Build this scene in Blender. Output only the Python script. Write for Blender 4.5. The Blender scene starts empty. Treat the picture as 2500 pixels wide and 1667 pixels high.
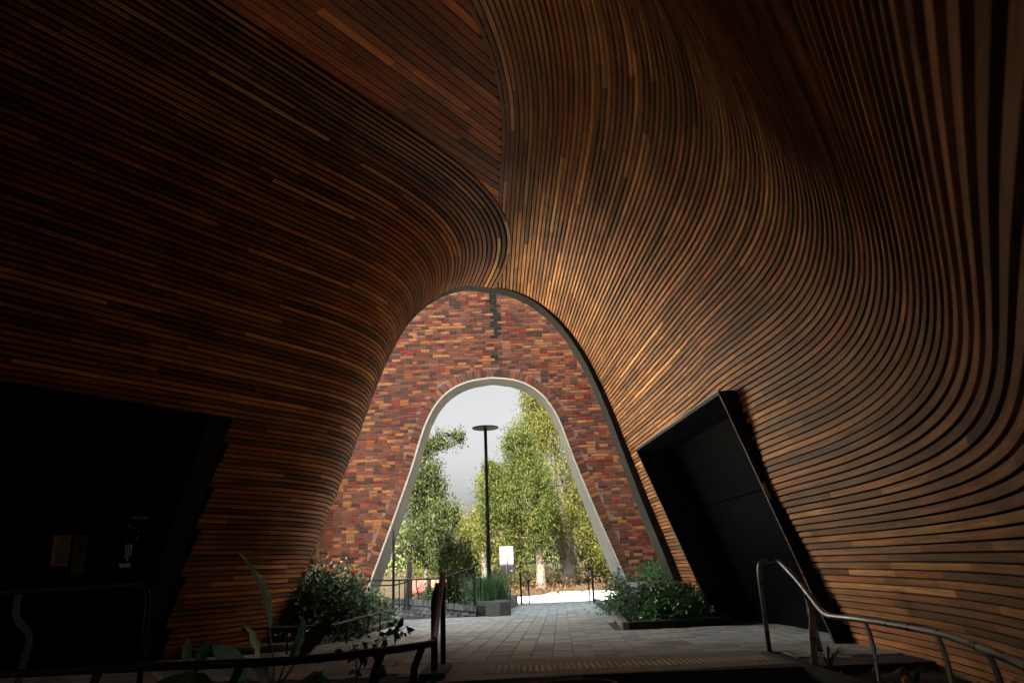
import bpy, math, random
import numpy as np
from mathutils import Vector, Matrix
rng = np.random.default_rng(7); random.seed(7)
sc = bpy.context.scene
col = sc.collection
# ------------------------------------------------------------------ camera
cam_d = bpy.data.cameras.new('camera'); cam = bpy.data.objects.new('camera', cam_d); col.objects.link(cam)
pitch, roll = math.radians(17.21), math.radians(2.2)
c_, s_ = math.cos(roll), math.sin(roll)
fw = Vector((0, math.cos(pitch), math.sin(pitch))); r0 = Vector((1, 0, 0)); u0 = Vector((0, -math.sin(pitch), math.cos(pitch)))
Rv = r0 * c_ - u0 * s_; Uv = r0 * s_ + u0 * c_
cam.matrix_world = Matrix(((Rv.x, Uv.x, -fw.x, 0), (Rv.y, Uv.y, -fw.y, 0), (Rv.z, Uv.z, -fw.z, .92), (0, 0, 0, 1)))
cam_d.lens = 25.26; cam_d.sensor_width = 36; cam_d.clip_start = .05; cam_d.clip_end = 2000
cam_d.dof.use_dof = True; cam_d.dof.focus_distance = 14; cam_d.dof.aperture_fstop = 4.0
sc.camera = cam
# ------------------------------------------------------------------ light
SUN_EL, SUN_AZ = math.radians(40), math.radians(198)      # azimuth from +Y towards +X: behind the camera, a little left
w = bpy.data.worlds.new('World'); sc.world = w; w.use_nodes = True
nt = w.node_tree; nt.nodes.clear()
sky = nt.nodes.new('ShaderNodeTexSky'); sky.sky_type = 'NISHITA'; sky.sun_disc = False
sky.sun_elevation = SUN_EL; sky.sun_rotation = SUN_AZ; sky.air_density = .22; sky.dust_density = 8.0; sky.ozone_density = 1.0
bg = nt.nodes.new('ShaderNodeBackground'); bg.inputs[1].default_value = .05
wo = nt.nodes.new('ShaderNodeOutputWorld'); hs = nt.nodes.new('ShaderNodeHueSaturation'); hs.inputs['Saturation'].default_value = .03; hs.inputs['Value'].default_value = 1.0; nt.links.new(sky.outputs[0], hs.inputs['Color']); nt.links.new(hs.outputs[0], bg.inputs[0]); nt.links.new(bg.outputs[0], wo.inputs[0])
sl = bpy.data.lights.new('sun', 'SUN'); sl.energy = 5.0; sl.angle = math.radians(.53); sl.color = (1, .94, .84)
so = bpy.data.objects.new('sun', sl); col.objects.link(so)
sdir = Vector((math.sin(SUN_AZ) * math.cos(SUN_EL), math.cos(SUN_AZ) * math.cos(SUN_EL), math.sin(SUN_EL)))
so.rotation_euler = sdir.to_track_quat('Z', 'Y').to_euler(); so.location = (0, -20, 30)
sc.view_settings.view_transform = 'Standard'; sc.view_settings.look = 'None'; sc.view_settings.gamma = 1
sc.view_settings.exposure = 3.45
try:
    sc.cycles.max_bounces = 8; sc.cycles.diffuse_bounces = 5; sc.cycles.glossy_bounces = 4
except Exception: pass

# ------------------------------------------------------------------ helpers
def tag(o, label=None, cat=None, group=None, kind=None):
    if label: o['label'] = label
    if cat: o['category'] = cat
    if group: o['group'] = group
    if kind: o['kind'] = kind
    return o
def empty(name, loc=(0, 0, 0)):
    o = bpy.data.objects.new(name, None); o.location = loc; o.empty_display_size = .2; col.objects.link(o); return o
def link(name, me, parent=None):
    o = bpy.data.objects.new(name, me); col.objects.link(o)
    if parent is not None:
        o.parent = parent; o.matrix_parent_inverse = Matrix.Translation(-Vector(parent.location))
    return o
def fast_mesh(name, V, F, mat, colors=None, uvw=None, smooth=False):
    """V (n,3); F (m,k) array of equal-size faces or list of lists"""
    me = bpy.data.meshes.new(name)
    V = np.asarray(V, np.float32)
    if isinstance(F, np.ndarray):
        m, k = F.shape; loops = F.ravel(); starts = np.arange(m) * k; tot = np.full(m, k)
    else:
        loops = np.array([i for f in F for i in f], np.int32); tot = np.array([len(f) for f in F]); starts = np.r_[0, np.cumsum(tot)[:-1]]; m = len(F)
    me.vertices.add(len(V)); me.vertices.foreach_set('co', V.ravel())
    me.loops.add(len(loops)); me.loops.foreach_set('vertex_index', loops.astype(np.int32))
    me.polygons.add(m); me.polygons.foreach_set('loop_start', starts.astype(np.int32))
    try: me.polygons.foreach_set('loop_total', tot.astype(np.int32))
    except Exception: pass
    me.update(calc_edges=True)
    if colors is not None:
        a = me.attributes.new('bc', 'FLOAT_COLOR', 'FACE')
        C = np.ones((m, 4), np.float32); C[:, :3] = colors; a.data.foreach_set('color', C.ravel())
    if uvw is not None:
        a = me.attributes.new('uvw', 'FLOAT_VECTOR', 'POINT'); a.data.foreach_set('vector', np.asarray(uvw, np.float32).ravel())
    me.polygons.foreach_set('use_smooth', np.full(m, bool(smooth)))
    me.materials.append(mat); me.validate(); return me
class MB:
    def __init__(s): s.v = []; s.f = []
    def add(s, V, F):
        b = len(s.v); s.v += [tuple(p) for p in V]; s.f += [[i + b for i in f] for f in F]; return s
    def box(s, a, b):
        (x0, y0, z0), (x1, y1, z1) = a, b
        return s.add([(x0, y0, z0), (x1, y0, z0), (x1, y1, z0), (x0, y1, z0), (x0, y0, z1), (x1, y0, z1), (x1, y1, z1), (x0, y1, z1)],
                     [(0, 3, 2, 1), (4, 5, 6, 7), (0, 1, 5, 4), (1, 2, 6, 5), (2, 3, 7, 6), (3, 0, 4, 7)])
    def hexa(s, P):
        return s.add(P, [(0, 3, 2, 1), (4, 5, 6, 7), (0, 1, 5, 4), (1, 2, 6, 5), (2, 3, 7, 6), (3, 0, 4, 7)])
    def prism(s, poly, z0, z1):
        n = len(poly)
        V = [(p[0], p[1], z0 if not callable(z0) else z0(p)) for p in poly] + [(p[0], p[1], z1 if not callable(z1) else z1(p)) for p in poly]
        F = [list(range(n))[::-1], list(range(n, 2 * n))] + [[i, (i + 1) % n, n + (i + 1) % n, n + i] for i in range(n)]
        return s.add(V, F)
    def tube(s, P, r, n=10):
        P = [Vector(p) for p in P]; m = len(P); rs = r if hasattr(r, '__len__') else [r] * m
        V = []; up = None
        for i in range(m):
            t = (P[min(i + 1, m - 1)] - P[max(i - 1, 0)]).normalized()
            if up is None: up = Vector((0, 0, 1)) if abs(t.z) < .9 else Vector((1, 0, 0))
            a = t.cross(up).normalized(); b = a.cross(t).normalized(); up = b
            for k in range(n):
                q = 2 * math.pi * k / n; V.append(P[i] + (a * math.cos(q) + b * math.sin(q)) * rs[i])
        F = [[i * n + k, (i + 1) * n + k, (i + 1) * n + (k + 1) % n, i * n + (k + 1) % n] for i in range(m - 1) for k in range(n)]
        F += [list(range(n)), [(m - 1) * n + k for k in range(n)][::-1]]
        return s.add(V, F)
    def bar(s, P, wdt, thk, side=(1, 0, 0)):
        """flat bar along polyline: wdt along 'side', thk across"""
        P = [Vector(p) for p in P]; m = len(P); sd = Vector(side).normalized(); V = []
        for i in range(m):
            t = (P[min(i + 1, m - 1)] - P[max(i - 1, 0)]).normalized(); nn = t.cross(sd).normalized(); wv = nn.cross(t).normalized()
            for a, b in ((-1, -1), (1, -1), (1, 1), (-1, 1)): V.append(P[i] + wv * a * wdt / 2 + nn * b * thk / 2)
        F = [[i * 4 + k, i * 4 + (k + 1) % 4, i * 4 + 4 + (k + 1) % 4, i * 4 + 4 + k] for i in range(m - 1) for k in range(4)]
        F += [[3, 2, 1, 0], [4 * m - 4, 4 * m - 3, 4 * m - 2, 4 * m - 1]]
        return s.add(V, F)
    def disc(s, c, r, z0, z1, n=40, r1=None):
        r1 = r if r1 is None else r1
        V = [(c[0] + r * math.cos(2 * math.pi * k / n), c[1] + r * math.sin(2 * math.pi * k / n), z0) for k in range(n)]
        V += [(c[0] + r1 * math.cos(2 * math.pi * k / n), c[1] + r1 * math.sin(2 * math.pi * k / n), z1) for k in range(n)]
        F = [list(range(n))[::-1], list(range(n, 2 * n))] + [[k, (k + 1) % n, n + (k + 1) % n, n + k] for k in range(n)]
        return s.add(V, F)
    def mesh(s, name, mat, smooth=False): return fast_mesh(name, s.v, s.f, mat, smooth=smooth)
    def build(s, name, mat, parent=None, smooth=False, bevel=0):
        o = link(name, s.mesh(name, mat, smooth), parent)
        if bevel:
            b = o.modifiers.new('bevel', 'BEVEL'); b.width = bevel; b.segments = 2; b.limit_method = 'ANGLE'
        return o
def spl(P, n):
    """Catmull-Rom through points"""
    P = np.array(P, float); Q = np.vstack([2 * P[0] - P[1], P, 2 * P[-1] - P[-2]]); out = []
    for i in range(len(P) - 1):
        p0, p1, p2, p3 = Q[i:i + 4]
        for t in np.linspace(0, 1, n, endpoint=False):
            out.append(.5 * ((2 * p1) + (-p0 + p2) * t + (2 * p0 - 5 * p1 + 4 * p2 - p3) * t * t + (-p0 + 3 * p1 - 3 * p2 + p3) * t ** 3))
    out.append(P[-1]); return np.array(out)

# ------------------------------------------------------------------ materials
def mat(name, color, rough=.6, metal=0, noise=None, attr=False, bump=None, spec=.5, stretch=None, trans=0, coat=0):
    m = bpy.data.materials.new(name); m.use_nodes = True; n = m.node_tree; b = n.nodes['Principled BSDF']
    b.inputs['Roughness'].default_value = rough; b.inputs['Metallic'].default_value = metal
    b.inputs['Specular IOR Level'].default_value = spec; b.inputs['Base Color'].default_value = (*color, 1)
    L = n.links.new
    cur = None
    if attr:
        a = n.nodes.new('ShaderNodeAttribute'); a.attribute_name = 'bc'; cur = a.outputs['Color']
    co = n.nodes.new('ShaderNodeTexCoord').outputs['Object'] if stretch is None else None
    if stretch is not None:
        a = n.nodes.new('ShaderNodeAttribute'); a.attribute_name = 'uvw'
        mp = n.nodes.new('ShaderNodeMapping'); mp.inputs['Scale'].default_value = stretch; L(a.outputs['Vector'], mp.inputs[0]); co = mp.outputs[0]
    if noise:
        scale, amt, detail = noise
        nz = n.nodes.new('ShaderNodeTexNoise'); nz.inputs['Scale'].default_value = scale; nz.inputs['Detail'].default_value = detail; L(co, nz.inputs['Vector'])
        mr = n.nodes.new('ShaderNodeMapRange'); mr.inputs[1].default_value = .3; mr.inputs[2].default_value = .7; mr.inputs[3].default_value = 1 - amt; mr.inputs[4].default_value = 1 + amt
        L(nz.outputs[0], mr.inputs[0])
        mx = n.nodes.new('ShaderNodeVectorMath'); mx.operation = 'SCALE'
        if cur is not None: L(cur, mx.inputs[0])
        else: mx.inputs[0].default_value = color
        L(mr.outputs[0], mx.inputs['Scale']); cur = mx.outputs[0]
        rr = n.nodes.new('ShaderNodeMapRange'); rr.inputs[3].default_value = max(.05, rough - .12); rr.inputs[4].default_value = min(1, rough + .12); L(nz.outputs[0], rr.inputs[0]); L(rr.outputs[0], b.inputs['Roughness'])
    if stretch is not None:                                  # broad weathering patches
        oc = n.nodes.new('ShaderNodeTexCoord'); n2 = n.nodes.new('ShaderNodeTexNoise'); n2.inputs['Scale'].default_value = 1.1; n2.inputs['Detail'].default_value = 4; L(oc.outputs['Object'], n2.inputs['Vector'])
        m2 = n.nodes.new('ShaderNodeMapRange'); m2.inputs[1].default_value = .3; m2.inputs[2].default_value = .7; m2.inputs[3].default_value = .78; m2.inputs[4].default_value = 1.15; L(n2.outputs[0], m2.inputs[0])
        v2 = n.nodes.new('ShaderNodeVectorMath'); v2.operation = 'SCALE'; L(cur, v2.inputs[0]); L(m2.outputs[0], v2.inputs['Scale']); cur = v2.outputs[0]
    if cur is not None: L(cur, b.inputs['Base Color'])
    if bump:
        scale, st = bump
        nz = n.nodes.new('ShaderNodeTexNoise'); nz.inputs['Scale'].default_value = scale; nz.inputs['Detail'].default_value = 5; L(co, nz.inputs['Vector'])
        bp = n.nodes.new('ShaderNodeBump'); bp.inputs['Strength'].default_value = st; bp.inputs['Distance'].default_value = .01; L(nz.outputs[0], bp.inputs['Height']); L(bp.outputs[0], b.inputs['Normal'])
    if trans:
        tr = n.nodes.new('ShaderNodeBsdfTranslucent'); ms = n.nodes.new('ShaderNodeMixShader'); ms.inputs[0].default_value = trans
        if cur is not None: L(cur, tr.inputs[0])
        L(b.outputs[0], ms.inputs[1]); L(tr.outputs[0], ms.inputs[2]); L(ms.outputs[0], n.nodes['Material Output'].inputs[0])
    return m
M = dict(
    wood=mat('timber', (.2, .1, .05), .55, attr=True, noise=(1, .38, 6), stretch=(1.3, 42, 42), bump=(1, .2), spec=.2),
    backing=mat('backing', (.006, .005, .005), .9, spec=.1),
    steel=mat('dark_steel', (.011, .014, .016), .5, noise=(3, .25, 3), spec=.15),
    trim=mat('trim_steel', (.03, .032, .028), .6, noise=(3, .2, 3), spec=.25),
    rail=mat('rail_steel', (.016, .019, .021), .42, noise=(6, .2, 3), spec=.28),
    rail_light=mat('satin_rail', (.24, .25, .25), .3, metal=.55, noise=(6, .2, 3), spec=.4),
    glass=mat('dark_glass', (.003, .004, .005), .4, spec=.02),
    brick=mat('brick', (.2, .1, .08), .85, attr=True, noise=(22, .28, 5), bump=(60, .5), spec=.25),
    mortar=mat('mortar', (.21, .145, .118), .95, noise=(30, .3, 4), bump=(80, .4), spec=.1),
    render=mat('white_render', (.44, .43, .37), .7, noise=(4, .10, 5), spec=.3),
    paver=mat('paver', (.2, .2, .2), .75, attr=True, noise=(9, .22, 6), bump=(70, .35), spec=.3),
    joint=mat('paver_joint', (.045, .045, .045), .95, noise=(12, .3, 4)),
    concrete=mat('concrete', (.24, .25, .25), .75, noise=(5, .22, 6), bump=(40, .25)),
    darkconc=mat('dark_concrete', (.07, .085, .09), .7, noise=(6, .25, 6), bump=(40, .25)),
    kerb=mat('kerb_stone', (.19, .20, .20), .7, noise=(6, .25, 6), bump=(50, .25)),
    tactile=mat('tactile_stud', (.88, .70, .40), .55, noise=(14, .3, 3)),
    soil=mat('soil', (.03, .022, .016), .95, noise=(9, .5, 6), bump=(12, .8)),
    leaf=mat('leaf', (.07, .1, .03), .6, attr=True, trans=.3, spec=.08),
    gloss_leaf=mat('glossy_leaf', (.03, .07, .03), .34, attr=True, trans=.1, spec=.5),
    bark=mat('bark', (.3, .26, .21), .85, attr=True, noise=(3, .45, 6), bump=(9, .8)),
    sign=mat('sign_back', (.075, .075, .074), .5, noise=(5, .05, 3)),
    text=mat('sign_lettering', (.75, .88, .85), .5),
    paper=mat('paper', (.42, .36, .34), .8, noise=(20, .1, 4)),
    paper2=mat('green_paper', (.16, .20, .10), .8, noise=(20, .15, 4)),
    ink=mat('ink', (.06, .06, .06), .8),
    bounceren=mat('bounce_render', (.80, .76, .68), .9, noise=(2, .08, 4)),  # bright surface of the added bounce walls
    building=mat('building_render', (.30, .22, .18), .9, noise=(2, .15, 5)),
)
# ground with leaf litter
def ground_mat(name, c1, c2, c3, sc1):
    m = bpy.data.materials.new(name); m.use_nodes = True; n = m.node_tree; b = n.nodes['Principled BSDF']; L = n.links.new
    co = n.nodes.new('ShaderNodeTexCoord').outputs['Object']
    a = n.nodes.new('ShaderNodeTexNoise'); a.inputs['Scale'].default_value = sc1; a.inputs['Detail'].default_value = 8; L(co, a.inputs['Vector'])
    r = n.nodes.new('ShaderNodeValToRGB'); e = r.color_ramp.elements; e[0].position = .36; e[0].color = (*c1, 1); e[1].position = .64; e[1].color = (*c3, 1)
    k = e.new(.5); k.color = (*c2, 1); L(a.outputs[0], r.inputs[0]); L(r.outputs[0], b.inputs['Base Color']); b.inputs['Roughness'].default_value = .9
    b.inputs['Specular IOR Level'].default_value = .2
    bp = n.nodes.new('ShaderNodeBump'); bp.inputs['Strength'].default_value = .6; bp.inputs['Distance'].default_value = .05
    a2 = n.nodes.new('ShaderNodeTexNoise'); a2.inputs['Scale'].default_value = 14; a2.inputs['Detail'].default_value = 6; L(co, a2.inputs['Vector']); L(a2.outputs[0], bp.inputs['Height']); L(bp.outputs[0], b.inputs['Normal'])
    return m
M['litter'] = ground_mat('leaf_litter', (.014, .009, .004), (.034, .020, .009), (.024, .025, .009), 1.3)
M['lowpave'] = ground_mat('lower_paving', (.38, .37, .35), (.44, .43, .40), (.48, .47, .44), .8)
M['palepath'] = ground_mat('pale_path', (.55, .53, .48), (.62, .60, .55), (.66, .64, .59), .6)

FS = .021
def fz(y): return -FS * (y - 7.0) if y > 7 else 0.0
OUTZ = -.62

# ================================================================== setting: ground
prof = [(-300, -.5), (6.15, -.5), (6.16, -1.6), (26.9, -1.6), (26.91, OUTZ), (40, OUTZ), (52, OUTZ + .05), (90, OUTZ + .6), (900, OUTZ + 1.2)]
V = []; F = []
for i, (y, z) in enumerate(prof):
    V += [(-600, y, z), (600, y, z)]
    if i: F.append([2 * i - 2, 2 * i - 1, 2 * i + 1, 2 * i])
g = link('ground', fast_mesh('ground', V, F, M['litter'])); tag(g, 'brown leaf-littered ground under the trees beyond the arch', kind='structure')
# lower forecourt paving (camera side), lit by the sun behind the camera
o = MB().box((-40, -60, -.56), (30, 6.14, -.494)).build('lower_pavement', M['lowpave']); tag(o, 'pale lower paving in front of the steps', kind='structure')
# pale sunlit path beyond the far steps
pp = [(-1.6, 26.95), (3.2, 26.95), (4.3, 31), (5.6, 38), (6.6, 46.5), (4.9, 45.6), (3.9, 45.3), (3.3, 45.0), (2.9, 44.0), (2.4, 43.6), (1.8, 42.6), (1.5, 41.3), (1.15, 39.0), (.9, 38.1), (.1, 37.7), (-.4, 37.1), (-1.2, 35.5), (-1.5, 31)]
o = MB().prism(pp, OUTZ - .05, OUTZ + .008).build('path', M['palepath']); tag(o, 'pale sunlit path beyond the arch', kind='structure')
# plaza body
def ztop(p): return fz(p[1]) - .012
ys = [6.78, 7, 12, 18, 26.9]
mb = MB()
for a, b in zip(ys[:-1], ys[1:]):
    P = [(-14, a), (9, a), (9, b), (-14, b)]
    V = [(x, y, -1.6) for x, y in P] + [(x, y, fz(y) - .012) for x, y in P]; mb.hexa(V)
pav = mb.build('pavement', M['joint']); tag(pav, 'grey paved walkway running through the timber vault to the brick arch', kind='structure')

# pavers
PVW, PVL, GAP = .232, .215, .006
dirv = np.array([.053, 1.0]); dirv /= np.linalg.norm(dirv); nrm = np.array([dirv[1], -dirv[0]])
pcols = [np.array(c) * np.array([1.55, 1.78, 1.96]) for c in [(.185, .20, .205), (.25, .24, .22), (.155, .165, .17), (.30, .285, .26), (.22, .215, .205), (.115, .125, .135), (.26, .24, .205)]]
pmean = sum(pcols) / len(pcols); pcols = [c * .62 + pmean * .38 for c in pcols]
pmeshes = []
for ci, c in enumerate(pcols):
    for L_ in (PVL, PVL / 2):
        hw, hl, t, bv = (PVW - GAP) / 2, (L_ - GAP) / 2, .03, .004
        Vp = []
        for zz, k in ((-t, 0), (-bv, 0), (0, bv)):
            Vp += [(-hw + k, -hl + k, zz), (hw - k, -hl + k, zz), (hw - k, hl - k, zz), (-hw + k, hl - k, zz)]
        Fp = [[8, 9, 10, 11]] + [[a + j, a + (j + 1) % 4, a + 4 + (j + 1) % 4, a + 4 + j] for a in (0, 4) for j in range(4)]
        pmeshes.append((Vp, Fp, c, fast_mesh('paver', Vp, Fp, M['paver'], colors=np.tile(c, (len(Fp), 1)))))
def inpath(x, y):
    if y < 7.95 and x < 2.5 and x > -.75: return False
    if y < 7.3 and x > 2.3: return False
    if y < 7.0: return False
    if y > 26.7: return False
    if x > 3.9 + (0 if y < 12 else -.3): return False
    if y > 11.9 and x > 1.50 + (y - 11.8) * .0675: return False
    if y > 18.2 and x < -.52 + (y - 18.1) * .037: return False
    if y > 17.6 and x < -2.9: return False
    if x < np.interp(y, [7, 9.5, 10.7, 13.7, 15.6, 18.1], [-6.5, -4.6, -3.0, -2.76, -2.66, -2.8]): return False
    return True
plist = []
for i in range(-30, 22):
    s = 6.9 + rng.random() * .3
    while s < 27:
        half = rng.random() < .12; L_ = PVL / 2 if half else PVL
        c = np.array([.28, 7.9]) + nrm * (i + .5) * PVW + dirv * (s + L_ / 2 - 7.9)
        if inpath(c[0], c[1]): plist.append((c[0], c[1], int(half)))
        s += L_
plist.sort(key=lambda p: (p[1] - 6) ** 2 + (p[0] - .5) ** 2 * 1.2)
ang = -math.atan2(dirv[0], dirv[1])
FV, FF, FC = [], [], []
for k, (x, y, half) in enumerate(plist):
    ci = rng.integers(len(pcols)); Vp, Fp, c, me = pmeshes[ci * 2 + half]
    dz = rng.uniform(-.0015, .002); M4 = Matrix.Translation((x, y, fz(y) + dz)) @ Matrix.Rotation(-math.atan(FS), 4, 'X') @ Matrix.Rotation(ang, 4, 'Z')
    if k < 300:
        o = link('paver', me, pav); o.matrix_basis = M4
    else:
        b = len(FV); R3 = np.array(M4); FV += [tuple((R3 @ np.array([*v, 1]))[:3]) for v in Vp]; FF += [[i + b for i in f] for f in Fp]; FC += [c] * len(Fp)
o = link('paver_field', fast_mesh('paver_field', FV, FF, M['paver'], colors=np.array(FC)), pav); o['kind'] = 'stuff'

# steps down to the camera
steps = empty('stairs', (.8, 6.6, -.5)); tag(steps, 'dark concrete steps below the paved walkway', kind='structure')
ang_s = .045
def nos(x, d): return 6.78 + (x - .5) * .10 - d
for k, z in enumerate((0, -.165, -.33)):
    d = k * .30; mb = MB()
    x0, x1 = -.78, 2.40
    P = [(x0, nos(x0, d)), (x1, nos(x1, d)), (x1, 7.98), (x0, 7.98)]
    mb.prism(P, -.6, z - .010 + (.0035 if k == 0 else 0)); o = mb.build('step', M['darkconc' if k else 'concrete'], steps, bevel=.008)
# tactile strip
tac = empty('tactile_strip', (.9, 7.5, 0)); tag(tac, 'ochre tactile warning studs along the top of the near steps', 'tactile strip')
mb = MB(); studs = MB()
def tz(y): return fz(y)
x = -.35
while x < 2.28:
    for j in range(11):
        y = nos(x, 0) + .32 + j * .058
        n = 8; zz = tz(y) - .0035; base = len(studs.v)
        V = [(x + .017 * math.cos(a), y + .017 * math.sin(a), zz) for a in np.linspace(0, 2 * math.pi, n, endpoint=False)] + [(x + .012 * math.cos(a), y + .012 * math.sin(a), zz + .009) for a in np.linspace(0, 2 * math.pi, n, endpoint=False)]
        studs.add(V, [[i, (i + 1) % n, n + (i + 1) % n, n + i] for i in range(n)] + [list(range(n, 2 * n))])
    x += .058
o = studs.build('stud', M['tactile'], tac); o['kind'] = 'stuff'
P = [(-.4, nos(-.4, -.28)), (2.32, nos(2.32, -.28)), (2.32, nos(2.32, -.95)), (-.4, nos(-.4, -.95))]
MB().prism(P, lambda p: tz(p[1]) - .03, lambda p: tz(p[1]) - .0035).build('base_plate', M['concrete'], tac)

# ================================================================== timber vault
PY, PK = 13.8, .42
CR = np.array([1.317,1.6043,0.1638,-0.2052,0.2332,1.0405,0.3781,-0.7508,0.707,-0.4144,-0.611,-0.2491,0.7875,-0.5188,0.3298,-0.0549,-0.0242,-0.7251,0.1392,-0.3326,0.2268,-0.1137,0.299,-0.1874,0.1739,-0.0621,0.2157,0.0007,0.1065,-0.0665,0.0514,0.0286,0.062,-0.0019,-0.0009]).reshape(7, 5)
cxR, czR, SR = [-0.000232788,0.0032008,-0.000967498,-0.162505,1.1435,-0.341067], [0.000227322,-0.00652065,0.0723533,-0.38782,0.0597861,6.32449], 7.6978
cxL, czL, SL = [0.000218892,-0.00224472,-0.0117607,0.222514,-1.20971,-0.29956], [0.000341618,-0.00912605,0.0941444,-0.466816,0.157345,6.31358], 7.3352
def pol(c, t, lim):
    if t < lim: return float(np.polyval(c, t))
    return float(np.polyval(c, lim) + (t - lim) * (np.polyval(c, lim) - np.polyval(c, lim - .2)) / .2)
def zR(t): return min(pol(czR, t, 7.5), 6.318 - .01 * t)
def zL(t): return min(pol(czL, t, 7.2), 6.302 - .01 * t)
cheb = np.polynomial.chebyshev.chebval2d
def XR0(t, y):
    y = np.asarray(y, float); tt = min(t, 5.9)
    v = cheb(y / 15.5 * 2 - 1, np.full(y.shape, tt / SR * 2 - 1), CR)
    return v + (zR(5.9) - zR(t)) * .34 if t > 5.9 else v
def XR(t, y):
    """plan position of the right slats; straightened towards the far mouth"""
    y = np.asarray(y, float); v = XR0(t, y); yb = 8.8
    xe = pol(cxR, t, 7.5); ye = PY + PK * xe
    p0 = float(XR0(t, np.array([yb]))[0]); m0 = (p0 - float(XR0(t, np.array([yb - .4]))[0])) / .4; m0 = max(min(m0, .08), -.08); m1 = (xe - p0) / (ye - yb)
    q = np.clip((y - yb) / (ye - yb), 0, 1.2); L = ye - yb
    h = (2 * q ** 3 - 3 * q ** 2 + 1) * p0 + (q ** 3 - 2 * q ** 2 + q) * L * m0 + (-2 * q ** 3 + 3 * q ** 2) * xe + (q ** 3 - q ** 2) * L * m1
    v = np.where(y > yb, h, v); z = zR(t)
    return v - .13 * np.exp(-((y - 8.2) / 1.5) ** 2) * float(np.interp(z, [.3, 1.5, 3.2, 4.4], [.3, 1, 1, 0]))
def ymin(z): return float(np.interp(z, [-.6, .9, 1.2, 1.4, 1.6, 1.9, 2.27, 3.04, 3.8, 4.9, 5.5, 6.3], [2.2, 1.6, 1.2, .75, .76, 1.1, 1.5, 2.35, 3.2, 4.35, 5.0, 5.5]))
def right_curve(t, ds=.12):
    z = zR(t); ye = PY + PK * (pol(cxR, t, 7.5)); y0 = ymin(z); y1 = y0 - .55
    ya = np.linspace(ye, y0, int((ye - y0) / ds) + 2); xa = XR(t, ya)
    sl_ = (xa[-2] - xa[-1]) / (ya[-2] - ya[-1]); yb = np.linspace(y0, y1, 6)[1:]; xb = xa[-1] + (yb - y0) * sl_
    return np.r_[xa, xb], np.r_[ya, yb], z
def left_curve(t, smax, n=None):
    S = np.arange(0, smax + .001, .1); u = t / SL; a, b = math.radians(13.5), math.radians(-34.5)
    s0 = .15 - 2.1 * u + 2.4 * u * u if u < .44 else -.31; L_ = max(2.8, 5.93 - 8.2 * u + 4.95 * u * u)
    q = np.clip((S - s0) / L_, 0, 1); th = a + (b - a) * q * q * (3 - 2 * q)
    x0 = pol(cxL, t, 7.2); y0 = PY + PK * x0
    return x0 + np.r_[0, np.cumsum(np.sin(th[:-1]) * .1)], y0 - np.r_[0, np.cumsum(np.cos(th[:-1]) * .1)], zL(t)
WCOL = np.array([(.150, .072, .036), (.115, .056, .030), (.205, .096, .042), (.090, .048, .030), (.255, .125, .050), (.175, .066, .030), (.125, .052, .028), (.30, .165, .068), (.165, .085, .046), (.06, .036, .024)]) * np.array([2.6, 2.42, 2.0])
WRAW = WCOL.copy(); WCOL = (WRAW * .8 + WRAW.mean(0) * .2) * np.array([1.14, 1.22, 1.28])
WP = np.array([.2, .17, .14, .13, .05, .1, .1, .035, .12, .055]); WP /= WP.sum()
H_, D_ = .0525, .042
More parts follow.
